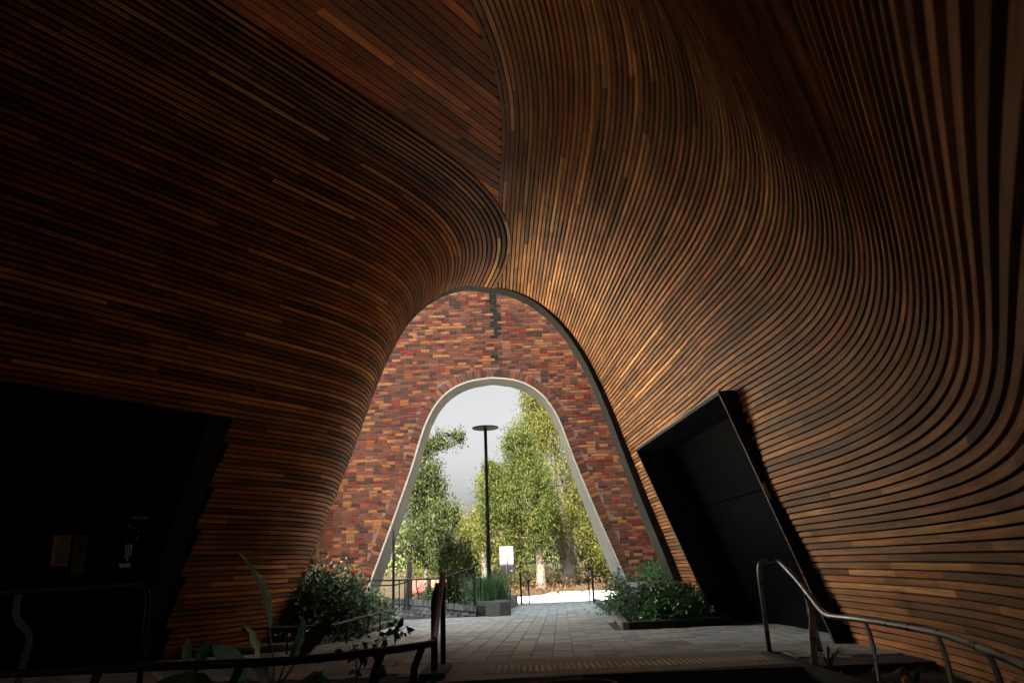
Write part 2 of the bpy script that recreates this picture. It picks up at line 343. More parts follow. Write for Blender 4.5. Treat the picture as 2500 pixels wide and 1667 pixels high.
def slat(name, x, y, z, parent, side, A=None, h=H_, d=D_):
    """batten along a horizontal plan curve, its face lying in the slatted surface.
    A: per-point (across-plan, across-z) vector towards the next batten, in the (plan normal, z) basis"""
    n = len(x); P = np.stack([x, y], 1)
    T = np.gradient(P, axis=0); T /= np.linalg.norm(T, axis=1)[:, None]
    N = np.stack([T[:, 1], -T[:, 0]], 1) * side           # plan normal, away from the room
    s = np.r_[0, np.cumsum(np.linalg.norm(np.diff(P, axis=0), axis=1))]
    hw = np.full(n, h)
    if A is None: ca, cz = np.zeros(n), np.ones(n)         # upright face
    else:
        q = A[:, 0] * N[:, 0] + A[:, 1] * N[:, 1]; zc = A[:, 2]; l = np.hypot(q, zc) + 1e-9
        ca, cz = -q / l, -zc / l                           # across, pointing up
        hw = np.minimum(h, .82 * l)
    ph = np.arctan2(ca, cz); ph = ph - math.radians(20) * np.sin(2 * ph) if A is not None else ph; ca, cz = np.sin(ph), np.cos(ph)
    # outward normal: perpendicular to across, away from the room
    na, nz_ = cz, -ca
    fl = np.where((na < -1e-6) | ((abs(na) < .2) & (nz_ < 0)), -1, 1); na, nz_ = na * fl, nz_ * fl
    V = np.zeros((n, 4, 3)); uv = np.zeros((n, 4, 3)); ro = rng.random() * 90
    for k, (u, v) in enumerate(((-.5, 0), (.5, 0), (.5, d), (-.5, d))):
        dn = ca * u * hw + na * v; dz = cz * u * hw + nz_ * v
        V[:, k, :2] = P + N * dn[:, None]; V[:, k, 2] = z + dz + (h / 2 if A is None else 0)
        uv[:, k] = np.stack([s + ro, np.full(n, v + ro), np.full(n, u * h)], 1)
    i = np.arange(n - 1)[:, None] * 4
    Q = []
    for k in range(4):
        k2 = (k + 1) % 4
        Q.append(np.concatenate([i + k, i + 4 + k, i + 4 + k2, i + k2], 1) if side > 0 else np.concatenate([i + k, i + k2, i + 4 + k2, i + 4 + k], 1))
    Fq = np.stack(Q, 1).reshape(-1, 4)
    caps = np.array([[0, 1, 2, 3], [4 * n - 1, 4 * n - 2, 4 * n - 3, 4 * n - 4]])
    cb = np.zeros((n - 1, 3)); mid = (s[:-1] + s[1:]) / 2; k0 = -rng.random() * 2
    while k0 < s[-1]:
        L_ = rng.uniform(.9, 3.4); c = WCOL[rng.choice(len(WCOL), p=WP)] * rng.uniform(.85, 1.15); cb[(mid >= k0) & (mid < k0 + L_)] = c; k0 += L_
    C = np.concatenate([np.repeat(cb, 4, axis=0), cb[[0, -1]]])
    me = fast_mesh(name, V.reshape(-1, 3), np.concatenate([Fq, caps]), M['wood'], colors=C, uvw=uv.reshape(-1, 3))
    return link(name, me, parent)
def grid_obj(name, rows, material, parent):
    n = len(rows[0]); V = np.concatenate(rows); F = []
    a = (np.arange(len(rows) - 1)[:, None] * n + np.arange(n - 1)[None, :]).ravel()
    F = np.stack([a, a + 1, a + n + 1, a + n], 1)
    return link(name, fast_mesh(name, V, F, material, smooth=True), parent)
def resamp(x, y, n):
    s = np.r_[0, np.cumsum(np.hypot(np.diff(x), np.diff(y)))]; q = np.linspace(0, s[-1], n); return np.interp(q, s, x), np.interp(q, s, y)

PITCH = .0695
right = empty('timber_wall', (3.2, 11, 0)); tag(right, 'curved timber slat wall sweeping from arch into deep bay on the right, around the black doorway', 'timber wall')
DY0, DY1 = 8.40, 12.93      # doorway along Y
ZD = 2.80
rows = []
t = .05
while zR(t) > -.45:
    x, y, z = right_curve(t)
    def nb(tt):
        xn, yn, zn = right_curve(tt); return np.interp(y, yn[::-1], xn[::-1]), zn
    ta, tb_ = max(t - PITCH, .0), t + PITCH
    (xa_, za_), (xb_, zb_) = nb(ta), nb(tb_); fct = PITCH / (tb_ - ta)
    A = np.stack([(xb_ - xa_) * fct, np.zeros(len(x)), np.full(len(x), (zb_ - za_) * fct)], 1)
    if z + H_ < ZD + .03:
        m1 = y > DY1 + (ZD - z) * .06; m2 = y < DY0 + (ZD - z) * .03
        if z > -.25 and m1.sum() > 2: slat('slat', x[m1], y[m1], z, right, -1, A[m1])
        slat('slat', x[m2], y[m2], z, right, -1, A[m2])
    else:
        slat('slat', x, y, z, right, -1, A)
    t += PITCH
t = -.05
while zR(t) > -.7:
    x, y, z = right_curve(max(t, 0)); xx, yy_ = resamp(x, y, 60)
    dx = pol(cxR, t + .05, 7.5) - pol(cxR, t - .05, 7.5); dz = zR(t + .05) - zR(t - .05); l = math.hypot(dx, dz); nx, nz = -dz / l, dx / l
    rows.append(np.stack([xx + nx * .075, yy_, np.full(60, zR(max(t, 0)) + nz * .075 + .02)], 1)); t += .15
# doorway hole: split the backing into above / far / near
def backing(parent, rows):
    V = np.concatenate(rows); n = 60; F = []
    for r in range(len(rows) - 1):
        for k in range(n - 1):
            c = (rows[r][k] + rows[r + 1][k + 1]) / 2
            if c[2] < ZD - .1 and DY0 + .12 < c[1] < DY1 - .05: continue
            F.append([r * n + k, r * n + k + 1, (r + 1) * n + k + 1, (r + 1) * n + k])
    link('backing', fast_mesh('backing', V, np.array(F), M['backing'], smooth=True), parent)
backing(right, rows)

left = empty('timber_wall', (-4, 11, 0)); tag(left, 'shade-tinted timber slat wall bulging round the left side of the arch, above the shopfront', 'timber wall')
ZS = 2.94
WCOL = WRAW * np.array([.76, .78, .80])  # left wall's shade put into its slat colours as a darker palette
rows = []; t = .03
while zL(t) > -.35:
    z = zL(t)
    x, y, z = left_curve(t, 14.5 if z > ZS else 3.35 - .5 * (ZS - z) / 2.9)
    def nb(tt):
        xn, yn, zn = left_curve(tt, 16.5); return np.interp(y, yn[::-1], xn[::-1]), zn
    ta, tb_ = max(t - PITCH, .0), t + PITCH
    (xa_, za_), (xb_, zb_) = nb(ta), nb(tb_); fct = PITCH / (tb_ - ta)
    A = np.stack([(xb_ - xa_) * fct, np.zeros(len(x)), np.full(len(x), (zb_ - za_) * fct)], 1)
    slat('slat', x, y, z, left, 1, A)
    t += PITCH
t = -.05
while zL(t) > -.6:
    z = zL(max(t, 0)); x, y, z = left_curve(max(t, 0), 14.5 if z > ZS - .02 else 3.3); xx, yy_ = resamp(x, y, 60)
    dx = pol(cxL, t + .05, 7.2) - pol(cxL, t - .05, 7.2); dz = zL(t + .05) - zL(t - .05); l = math.hypot(dx, dz); nx, nz = dz / l, -dx / l
    off = float(np.interp(t, [.7, 1.5], [.012, .075])); zo = float(np.interp(t, [.7, 1.5], [0, .02]))
    T = np.gradient(np.stack([xx, yy_], 1), axis=0); T /= np.linalg.norm(T, axis=1)[:, None]
    N2 = np.stack([T[:, 1], -T[:, 0]], 1)
    rows.append(np.stack([xx + N2[:, 0] * off * abs(nx), yy_ + N2[:, 1] * off * abs(nx), np.full(60, z + abs(nz) * off + zo)], 1)); t += .15
cut = [i for i, r in enumerate(rows) if r[-1, 1] > 5]
k = cut[0] if cut else len(rows)
grid_obj('backing', rows[:k], M['backing'], left)
if k < len(rows):
    top_ = rows[k].copy(); top_[:, 2] += .30; top_[:, :2] += (rows[k][:, :2] - rows[min(k + 2, len(rows) - 1)][:, :2]) * 1.0
    grid_obj('lower_backing', [top_] + rows[k:], M['backing'], left)

# flat ceiling of straight boards
WCOL = WRAW * np.array([1.45, 1.02, .8])  # red glow and brightness put into the ceiling board colours
ceil = empty('timber_ceiling', (-1, 6, 6.4)); tag(ceil, 'flat ceiling of straight timber boards coloured with a red glow, meeting the curved slats', 'ceiling')
cd = np.array([math.sin(math.radians(35)), math.cos(math.radians(35))]); cn = np.array([cd[1], -cd[0]])
ZC = 6.326
k = -23
while k < 43:
    o0 = np.array([-.35, 10.9]) + cn * k * .122
    # clip: length along -cd, stop at the arch plane / right seam
    s0, s1 = -3.0, 13.5
    S = np.arange(s0, s1, .08); P = o0[None] - cd[None] * S[:, None]
    seam = np.where(P[:, 1] > 5.2, XR(.05, np.maximum(P[:, 1], 5.2)) + .07, float(XR(.05, np.array([5.2]))[0]) + .06 - (5.2 - P[:, 1]) * .3)
    keep = (P[:, 1] < PY + PK * P[:, 0] - .05) & (P[:, 1] > -2.5) & (P[:, 0] < seam) & (P[:, 0] > -7.0)
    P = P[keep]
    if len(P) > 3: slat('board', P[:, 0], P[:, 1], ZC, ceil, 1, h=.03, d=.110)
    k += 1
MB().prism([(-7.5, -3), (4, -3), (4, 15.2), (-7.5, 10.6)], ZC + .045, ZC + .09).build('backing', M['backing'], ceil)

# steel edge trim of the far mouth
def edgeR(t): return pol(cxR, t, 7.5), zR(t)
def edgeL(t): return pol(cxL, t, 7.2), zL(t)
loop = [edgeL(t) for t in np.linspace(8.0, .1, 60)] + [edgeR(t) for t in np.linspace(0, 8.2, 60)]
loop = np.array(loop)
tang = np.gradient(loop, axis=0); tang /= np.linalg.norm(tang, axis=1)[:, None]; nout = np.stack([-tang[:, 1], tang[:, 0]], 1)
rows = []
dpt = np.interp(np.arange(len(loop)), [0, 45, 60, 75, 119], [.06, .08, .35, .55, .95])
oin = np.interp(np.arange(len(loop)), [0, 45, 60, 75, 119], [.03, .03, .0, -.09, -.17])[:, None]
for off, dep in ((oin, 0), (oin, 1), (.10, 1), (.10, 0)):
    q = loop + nout * off; rows.append(np.stack([q[:, 0], PY + PK * loop[:, 0] + .01 + dep * dpt, q[:, 1]], 1))
n = len(loop); V = np.stack(rows, 1).reshape(-1, 3); F = [[i * 4 + k, i * 4 + (k + 1) % 4, i * 4 + 4 + (k + 1) % 4, i * 4 + 4 + k] for i in range(n - 1) for k in range(4)]
trim = link('arch_trim', fast_mesh('arch_trim', V, F, M['trim'], smooth=False)); tag(trim, 'dark steel trim lining the far mouth of the timber vault', 'trim')

# unseen building mass added above and around the vault to block sun and sky
bld = empty('building', (0, 6, 6.6)); tag(bld, 'unseen building mass over the timber vault, added to shade and steer the light', 'building')
def yE(x): return PY + PK * x
BACKY = -5.0
mb = MB(); mb.prism([(-11.0, BACKY), (16, BACKY), (16, 4), (-11.0, 4)], 6.62, 23.4); mb.build('shade_mass', M['building'], bld)  # tall unseen block, height set to shade the brick wall
MB().prism([(-20.4, BACKY), (-11.01, BACKY), (-11.01, 4), (-20.4, 4)], 6.62, 7.3).build('shade_roof', M['building'], bld)  # unseen roofs added to keep sun and sky out of the vault
MB().prism([(-20, 4.01), (12, 4.01), (12, yE(12)), (-20, yE(-20))], 6.62, 7.3).build('shade_roof', M['building'], bld)
# unseen end wall ring added to stop leaks and bounce light, mouth cut out
outer = []
for (xx, zz) in loop:
    outer.append((xx, zz))
V = []; F = []
for i, (xx, zz) in enumerate(loop):
    q = loop[i] + nout[i] * .105
    V.append((q[0], yE(q[0]) + .02, q[1]))
    if i < 46: r = (-9, zz if zz < 5.5 else 5.5 + (i - 30) * .02)
    r = (-9.0, max(-1, zz)) if loop[i][0] < -2.2 else ((9.0, max(-1, zz)) if loop[i][0] > 1.7 else (loop[i][0] * 4, 6.62))
    V.append((r[0], yE(r[0]) + .02, r[1]))
for i in range(len(loop) - 1): F.append([2 * i, 2 * i + 1, 2 * i + 3, 2 * i + 2])
# corner fills
link('bounce_end_wall', fast_mesh('bounce_end_wall', V, F, M['bounceren']), bld)
mb = MB(); mb.hexa([(-20, yE(-20), -1), (-9, yE(-9), -1), (-9, yE(-9) + .3, -1), (-20, yE(-20) + .3, -1), (-20, yE(-20), 6.62), (-9, yE(-9), 6.62), (-9, yE(-9) + .3, 6.62), (-20, yE(-20) + .3, 6.62)])
mb.build('side_blocker', M['building'], bld)  # unseen sides added to close the vault against stray light
MB().box((-20.4, BACKY - .4, 4.0), (9.4, BACKY, 6.62)).build('rear_blocker_head', M['building'], bld)  # unseen rear closure, opening at left shaped to admit sunlit bounce
MB().box((-15.2, BACKY - .4, -1), (9.4, BACKY, 4.0)).build('rear_blocker', M['building'], bld)
MB().box((-20.4, BACKY, -1), (-20, 5.4, 6.62)).build('side_blocker', M['building'], bld)
MB().box((9, BACKY, -1), (9.4, yE(9), 6.62)).build('side_blocker', M['building'], bld)

# ================================================================== doorway on the right
door = empty('doorway', (3.2, 10.7, -.1)); tag(door, 'leaning black steel doorway box set into the timber wall on the right', 'doorway')
TL, TR, BL, BR = Vector((2.12, 12.79, 2.80)), Vector((2.43, 8.37, 2.80)), Vector((3.26, 13.0, -.16)), Vector((3.42, 8.50, -.10))
outw = Vector((1, .05, 0)); th = .05
def slab(a, b, dirin, name, material=M['steel'], depth=1.15, t0=0.0):
    dn = outw * depth; d0 = outw * t0
    P = [a + d0, b + d0, b + dirin + d0, a + dirin + d0]; Q = [p + dn - d0 for p in P]
    return MB().hexa([*P, *Q]).build(name, material, door)
upv = (TL - BL).normalized(); lv = Vector((0, -1, 0))
slab(TL, TR, Vector((0, 0, -th)), 'head'); slab(BL, TL, Vector((0, -th, 0)), 'jamb'); slab(BR, TR, Vector((0, th, 0)), 'jamb'); slab(BL, BR, Vector((0, 0, .04)), 'sill', depth=1.1)
e = .012
M['edge'] = mat('bare_edge', (.42, .42, .34), .4, metal=.3)
off = Vector((-.004, 0, 0))
for a, b, nm in ((TL, TR, 'edge_strip'), (TL, BL, 'edge_strip'), (TR, BR, 'edge_strip')):
    MB().bar([a + off + Vector((0, 0, -.006)), b + off], .012, .006, side=(0, 1, 0) if nm and a.z != b.z else (0, 0, 1)).build(nm, M['edge'], door)
P = [p + outw * .72 for p in (BL, BR, TR, TL)]; Q = [p + outw * .05 for p in P]
MB().hexa([P[0], P[1], Q[1], Q[0], P[3], P[2], Q[2], Q[3]]).build('back_plate', M['backing'], door)
# dark leaf panels with joints at the back of the recess
for k, (u0_, u1_) in enumerate(((0, .30), (.305, .64), (.645, .985))):
    a = BL.lerp(TL, u0_) + outw * .62; b = BR.lerp(TR, u0_) + outw * .62; c = BR.lerp(TR, u1_) + outw * .62; d = BL.lerp(TL, u1_) + outw * .62
    MB().hexa([a, b, b + outw * .04, a + outw * .04, d, c, c + outw * .04, d + outw * .04]).build('panel', M['glass'], door)
a = BR.lerp(TR, .56) + Vector((.02, -.012, 0)); MB().bar([a, a + (TR - BR).normalized() * .20], .03, .012, side=(1, 0, 0)).build('handle', M['edge'], door)

# ================================================================== shopfront on the left
shop = empty('shopfront', (-5.5, 8, 0)); tag(shop, 'black glazed shopfront under the left timber wall with leaning steel frame', 'shopfront')
ws = Vector((-.566, -.824, 0)); wn = Vector((-.824, .566, 0))
ft, fb = Vector((-3.86, 9.56, ZS + .02)), Vector((-4.60, 9.53, -.15))
mb = MB(); wv = ws * .30; dv = wn * .9
P = [fb, fb + wv, fb + wv + dv, fb + dv, ft, ft + wv, ft + wv + dv, ft + dv]
mb.hexa(P).build('frame', M['steel'], shop)
h0 = ft + Vector((0, 0, -.04)) + wn * .07; h1 = h0 + ws * 13
MB().hexa([h0, h1, h1 + wn * 1.0, h0 + wn * 1.0, h0 + Vector((0, 0, .30)), h1 + Vector((0, 0, .30)), h1 + wn + Vector((0, 0, .30)), h0 + wn + Vector((0, 0, .30))]).build('head', M['steel'], shop)
for k in range(7):
    a = fb + wn * .55 + ws * (-1.0 + k * 1.95); b = a + ws * 1.90; zt = Vector((0, 0, 3.1)); lean = Vector((.1, 0, 0)) * 0
    MB().hexa([a, b, b + wn * .03, a + wn * .03, a + zt, b + zt, b + wn * .03 + zt, a + wn * .03 + zt]).build('pane', M['glass'], shop)
    MB().hexa([b, b + ws * .05, b + ws * .05 + wn * .08, b + wn * .08, b + zt, b + ws * .05 + zt, b + ws * .05 + wn * .08 + zt, b + wn * .08 + zt]).build('mullion', M['steel'], shop)
# sheets taped to the glass
gp0 = fb + wn * .53
def on_glass(s, z): p = gp0 + ws * s; return Vector((p.x, p.y, z))
def sheet(name, s0, s1, z0, z1, m, label):
    o = MB().hexa([on_glass(s0, z0), on_glass(s1, z0), on_glass(s1, z0) + wn * .004, on_glass(s0, z0) + wn * .004, on_glass(s0, z1), on_glass(s1, z1), on_glass(s1, z1) + wn * .004, on_glass(s0, z1) + wn * .004]).build(name, m)
    return tag(o, label, 'notice')
n1 = empty('notice', on_glass(1.0, 1.1)); tag(n1, 'pale paper notice taped to the dark shopfront glass', 'notice')
o = sheet('sheet', .86, 1.06, 1.10, 1.46, M['paper'], None); o.parent = n1; o.matrix_parent_inverse = Matrix.Translation(-n1.location); del o['category']
mb = MB()
for k in range(13):
    z = 1.435 - k * .025; e1 = 1.045 - rng.random() * .04
    a, b = on_glass(.875, z), on_glass(e1, z); q = -wn * .003
    mb.add([a + q, b + q, b + q + Vector((0, 0, .009)), a + q + Vector((0, 0, .009))], [[0, 1, 2, 3]])
o = mb.build('printed_lines', M['ink'], n1); o['kind'] = 'stuff'
n2 = empty('notice', on_glass(.75, 1.0)); tag(n2, 'narrow olive green notice beside the pale paper on the glass', 'notice')
o = sheet('sheet', .66, .82, .99, 1.47, M['paper2'], None); o.parent = n2; o.matrix_parent_inverse = Matrix.Translation(-n2.location); del o['category']
mb = MB()
for z, hh in ((1.36, .05), (1.27, .06), (1.08, .03)):
    a, b = on_glass(.71, z), on_glass(.77, z); q = -wn * .003
    MB().add([a + q, b + q, b + q + Vector((0, 0, hh)), a + q + Vector((0, 0, hh))], [[0, 1, 2, 3]]).build('printed_mark', M['ink'], n2)
# directory board
sb = empty('sign_board', (-4.72, 9.18, -.05)); tag(sb, 'tall black directory board with white lettering and star marks beside the shopfront frame', 'sign')
sx = Vector((.93, .36, 0)).normalized(); sn = Vector((.36, -.93, 0)).normalized(); s0_ = Vector((-4.98, 9.08, 0))
def onb(u, z, d=0): p = s0_ + sx * u + sn * d; return Vector((p.x, p.y, z))
MB().hexa([onb(0, -.06), onb(.5, -.06), onb(.5, -.06, -.06), onb(0, -.06, -.06), onb(0, 1.72), onb(.5, 1.72), onb(.5, 1.72, -.06), onb(0, 1.72, -.06)]).build('board', M['glass'], sb, bevel=.004); sbd = sb.children[-1]
def text_mesh(body, size, u, z, name, parent, vertical=False, shear=0.0):
    cu = bpy.data.curves.new(name, 'FONT'); cu.body = body; cu.size = size; cu.shear = shear; cu.extrude = .0005
    to = bpy.data.objects.new(name, cu); col.objects.link(to)
    dg = bpy.context.evaluated_depsgraph_get(); dg.update(); me = bpy.data.meshes.new_from_object(to.evaluated_get(dg)); bpy.data.objects.remove(to)
    p = onb(u, z, .003); ex, ey = sx, Vector((0, 0, 1))
    if vertical: ex, ey = Vector((0, 0, -1)), sx
    ez = ex.cross(ey); T = Matrix(((ex.x, ey.x, ez.x, p.x), (ex.y, ey.y, ez.y, p.y), (ex.z, ey.z, ez.z, p.z), (0, 0, 0, 1)))
    me.transform(T); me.materials.clear(); me.materials.append(M['text']); return link(name, me, parent)
text_mesh('CARSON', .052, .15, 1.63, 'lettering', sbd, shear=.3)
for u, z in ((.16, 1.555), (.21, 1.52), (.27, 1.485), (.135, 1.40), (.255, 1.405)):
    p = onb(u, z, .002); V = []
    for k in range(10):
        r = .013 if k % 2 == 0 else .005; q = math.pi * k / 5 + math.pi / 2; V.append(p + sx * r * math.cos(q) + Vector((0, 0, r * math.sin(q))))
    MB().add(V, [list(range(10))]).build('star', M['text'], sbd)
for r_, (u, L_) in enumerate(((.20, .13), (.172, .2), (.146, .16))):
    mb = MB(); z = 1.33
    while z > 1.33 - L_:
        hh = rng.uniform(.008, .02); a = onb(u, z, .002); mb.add([a, a + sx * .018, a + sx * .018 - Vector((0, 0, hh)), a - Vector((0, 0, hh))], [[0, 1, 2, 3]]); z -= hh + .006
    o = mb.build('small_lettering', M['text'], sbd); o['kind'] = 'stuff'
a = onb(.10, 1.06, .002); MB().add([a, a + sx * .12, a + sx * .12 + Vector((0, 0, .045)), a + Vector((0, 0, .045))], [[0, 1, 2, 3]]).build('label_bar', M['text'], sbd)

# ================================================================== brick wall with arch
WY, AC = 20.0, -.65
az = np.array([-.45, .88, 2.0, 3.4, 3.87, 4.64, 5.1, 5.5, 5.8, 5.98, 6.06]); aw = np.array([3.74, 3.25, 2.83, 2.33, 2.18, 1.94, 1.73, 1.45, 1.07, .61, 0])
half_pts = spl(np.stack([aw, az], 1), 12)
for _ in range(3): half_pts[1:-1] = (half_pts[:-2] + 2 * half_pts[1:-1] + half_pts[2:]) / 4
half_pts[-1] = (0, half_pts[-2][1])
arch = np.concatenate([half_pts * [-1, 1], (half_pts * [1, 1])[::-1][1:]]); arch[:, 0] += AC
# even arc-length
s = np.r_[0, np.cumsum(np.hypot(*np.diff(arch, axis=0).T))]; NA = 150; q = np.linspace(0, s[-1], NA); arch = np.stack([np.interp(q, s, arch[:, 0]), np.interp(q, s, arch[:, 1])], 1)
at = np.gradient(arch, axis=0); at /= np.linalg.norm(at, axis=1)[:, None]; an = np.stack([-at[:, 1], at[:, 0]], 1)
def arch_half(z): return np.interp(z, arch[:NA // 2, 1], AC - arch[:NA // 2, 0]) if z < arch[:, 1].max() else -1
bw = empty('brick_wall', (AC, WY, -.3)); tag(bw, 'multicoloured brick wall pierced by a tall narrow parabolic arch beyond the timber vault', 'brick wall')
# mortar core: front face polygon strip between arch and outer rectangle + back + intrados carried by lining
WX0, WX1, WT, WD = -5.5, 3.85, 9.1, .75
V = []; F = []
NB = NA
for i in range(NA):
    p = arch[i] + an[i] * .03
    xx = p[0]; zz = p[1]
    if i < 45: r = (WX0, zz)
    elif i > NA - 46: r = (WX1, zz)
    else: r = (WX0 + (WX1 - WX0) * (i - 45) / (NA - 91), WT)
    for yy2 in (WY + .012, WY + WD): V += [(p[0], yy2, p[1]), (r[0], yy2, r[1])]
for i in range(NA - 1):
    b = i * 4
    F += [[b, b + 1, b + 5, b + 4], [b + 2, b + 6, b + 7, b + 3], [b + 1, b + 3, b + 7, b + 5], [b, b + 4, b + 6, b + 2]]
# corner triangles
b0 = 44 * 4; b1 = (NA - 45) * 4
V += [(WX0, WY + .012, WT), (WX1, WY + .012, WT)]
F += [[b0 + 1, len(V) - 2, b0 + 5], [b1 - 4 + 1, len(V) - 1, b1 + 1]]
link('mortar', fast_mesh('mortar', V, F, M['mortar']), bw)
BC = [np.array(c) * (1.0 if c[0] < .02 else np.array([.76, .56, .46])) for c in [(.165, .088, .070), (.185, .105, .082), (.14, .075, .063), (.22, .125, .095), (.42, .25, .115), (.36, .19, .085), (.31, .125, .055), (.24, .05, .038), (.19, .035, .03), (.07, .055, .055), (.085, .052, .048), (.105, .062, .05), (.30, .18, .125), (.012, .016, .012)]]
BP = np.array([.15, .13, .12, .08, .10, .08, .06, .05, .05, .065, .07, .06, .045, 0]); BP /= BP.sum()
bl, bh, bd = .226, .0735, .06
def brick_mesh(L_, c, name='brick'):
    hx, hz, bv = L_ / 2, bh / 2, .005; V = []
    for yy2, k in ((bd, 0), (bv, 0), (0, bv)): V += [(-hx + k, yy2, -hz + k), (hx - k, yy2, -hz + k), (hx - k, yy2, hz - k), (-hx + k, yy2, hz - k)]
    F = [[8, 9, 10, 11]] + [[a + j, a + (j + 1) % 4, a + 4 + (j + 1) % 4, a + 4 + j] for a in (0, 4) for j in range(4)]
    return V, F, fast_mesh(name, V, F, M['brick'], colors=np.tile(c, (len(F), 1)))
BM = {(k, h): brick_mesh(bl if not h else .109, BC[k]) for k in range(len(BC)) for h in (0, 1)}
blist = []
def stain(x, z):
    wd = float(np.interp(z, [6.35, 6.6, 6.9, 7.4, 7.9, 9], [.05, .07, .07, .10, .13, .14]))
    p = float(np.interp(z, [6.35, 6.7, 7.0, 7.3, 9], [.5, .7, .9, 1, 1]))
    return abs(x - (-.47 + .05 * math.sin(z * 4.3))) < wd and rng.random() < p
row = 0; z = -.42
while z < 9.05:
    x = WX0 + (0 if row % 2 else .12)
    while x < WX1 - .02:
        h = rng.random() < .16; L_ = .109 if h else bl
        cx = x + L_ / 2
        if cx + L_ / 2 > WX1 + .02: break
        # outside voussoir ring (.25)
        ok = True
        d = np.hypot(arch[:, 0] - cx, arch[:, 1] - z).min(); ah = arch_half(z)
        inside = ah > 0 and abs(cx - AC) < ah
        if inside or d < .252 + L_ * .15: ok = False
        if ok:
            k = rng.choice(len(BC), p=BP)
            if z > 6.35 and stain(cx, z): k = 13
            blist.append((cx, z, int(h), k))
        x += L_ + .011
    z += .0865; row += 1
vis = lambda b: (0 if (-3.3 < b[0] < 2.2 and 4.6 < b[1] < 8.35) else 5) + abs(b[0] - AC) * .3 + abs(b[1] - 6.6) * .5
blist.sort(key=vis)
FV, FF, FC = [], [], []
for i, (cx, z, h, k) in enumerate(blist):
    V_, F_, me = BM[(k, h)]; yy2 = WY - .004 + rng.uniform(-.005, .004); rz = rng.uniform(-.006, .006)
    if i < 300:
        o = link('brick', me, bw); o.matrix_basis = Matrix.Translation((cx, yy2, z)) @ Matrix.Rotation(rz, 4, 'Y')
    else:
        b = len(FV); FV += [(v[0] + cx, v[1] + yy2, v[2] + z + v[0] * rz) for v in V_]; FF += [[j + b for j in f] for f in F_]; FC += [BC[k] * rng.uniform(.9, 1.1)] * len(F_)
o = link('brick_field', fast_mesh('brick_field', FV, FF, M['brick'], colors=np.array(FC)), bw); o['kind'] = 'stuff'
# soldier bricks round the arch
s = np.r_[0, np.cumsum(np.hypot(*np.diff(arch, axis=0).T))]; nv = int(s[-1] / .0865)
SP = [0, 1, 2, 3, 10, 11, 7, 6, 5, 9, 12]; SPp = np.array([.2, .18, .16, .1, .07, .08, .06, .05, .04, .03, .03]); SPp /= SPp.sum()
SM = {}
for k in SP:
    V_, F_, me = brick_mesh(bl, BC[k], 'soldier_brick'); SM[k] = me
for i in range(nv):
    q = (i + .5) * s[-1] / nv; p = np.array([np.interp(q, s, arch[:, 0]), np.interp(q, s, arch[:, 1])]); nn = np.array([np.interp(q, s, an[:, 0]), np.interp(q, s, an[:, 1])])
    c = p + nn * (.02 + bl / 2); a = math.atan2(nn[1], nn[0])
    k = SP[rng.choice(len(SP), p=SPp)]
    if p[1] > 6.0 and abs(p[0] + .38) < .09: k = 9
    o = link('soldier_brick', SM[k], bw); o.matrix_basis = Matrix.Translation((c[0], WY - .010 + rng.uniform(-.003, .003), c[1])) @ Matrix.Rotation(-a, 4, 'Y')
# white lining
V = []; F = []
for i in range(NA):
    ld = float(np.interp(i, [0, 50, 75, 100, NA], [1.7, 1.0, .75, 1.3, 2.8]))
    for off, yy2 in ((-.035, WY - .03), (-.035, WY + ld), (.012, WY + ld), (.012, WY - .03)):
        V.append((arch[i, 0] + an[i, 0] * off, yy2, arch[i, 1] + an[i, 1] * off))
for i in range(NA - 1):
    for k in range(4): F.append([i * 4 + k, i * 4 + (k + 1) % 4, i * 4 + 4 + (k + 1) % 4, i * 4 + 4 + k])
link('arch_lining', fast_mesh('arch_lining', V, F, M['render'], smooth=False), bw)
for x0_, x1_, zt_ in ((-18, -9.5, 15), (-9.49, -6.3, 9.0), (4.6, 14, 17)): MB().box((x0_, WY + .05, -.6), (x1_, WY + WD, zt_)).build('bounce_wing', M['bounceren'], bw)  # unseen pale blocks added to bounce sunlight into the vault
MB().prism([(-18, 7), (-6.0, 12.6), (-6.0, 20), (-18, 20)], -.3, .03).build('bounce_ground', M['palepath'], bw)  # unseen pale ground added to bounce sunlight towards the vault mouth
# brick returns at both ends, running back towards the vault
def ret(x0, y0, x1, y1, z1, label):
    r = empty('brick_return', (x0, y0, -.3)); tag(r, label, 'brick wall')
    d = Vector((x1 - x0, y1 - y0, 0)); L = d.length; d.normalize(); nn = Vector((d.y, -d.x, 0))
    if nn.x * (AC - x0) < 0: nn = -nn
    a = Vector((x0, y0, -.5)) - nn * .012; b = Vector((x1, y1, -.5)) - nn * .012; up = Vector((0, 0, z1 + .5))
    MB().hexa([a, b, b - nn * .3, a - nn * .3, a + up, b + up, b - nn * .3 + up, a - nn * .3 + up]).build('mortar', M['mortar'], r)
    FV, FF, FC = [], [], []; z = -.42; row = 0
    while z < z1 - .05:
        u = .06 if row % 2 else .0
        while u + bl < L:
            k = rng.choice(len(BC), p=BP); V_, F_, me = BM[(k, 0)]; b0 = len(FV)
            for v in V_:
                p = Vector((x0, y0, 0)) + d * (u + bl / 2 + v[0]) - nn * v[1] + nn * .004; FV.append((p.x, p.y, z + v[2]))
            FF += [[j + b0 for j in f] for f in F_]; FC += [BC[k] * 1.15] * len(F_); u += bl + .011
        z += .0865; row += 1
    o = link('brick_field', fast_mesh('brick_field', FV, FF, M['brick'], colors=np.array(FC)), r); o['kind'] = 'stuff'
ret(-5.46, 19.985, -5.95, 18.3, 9.0, 'short brick return at the left end of the brick wall')
ret(3.80, 19.985, 4.25, 18.5, 9.0, 'short brick return at the right end of the brick wall')

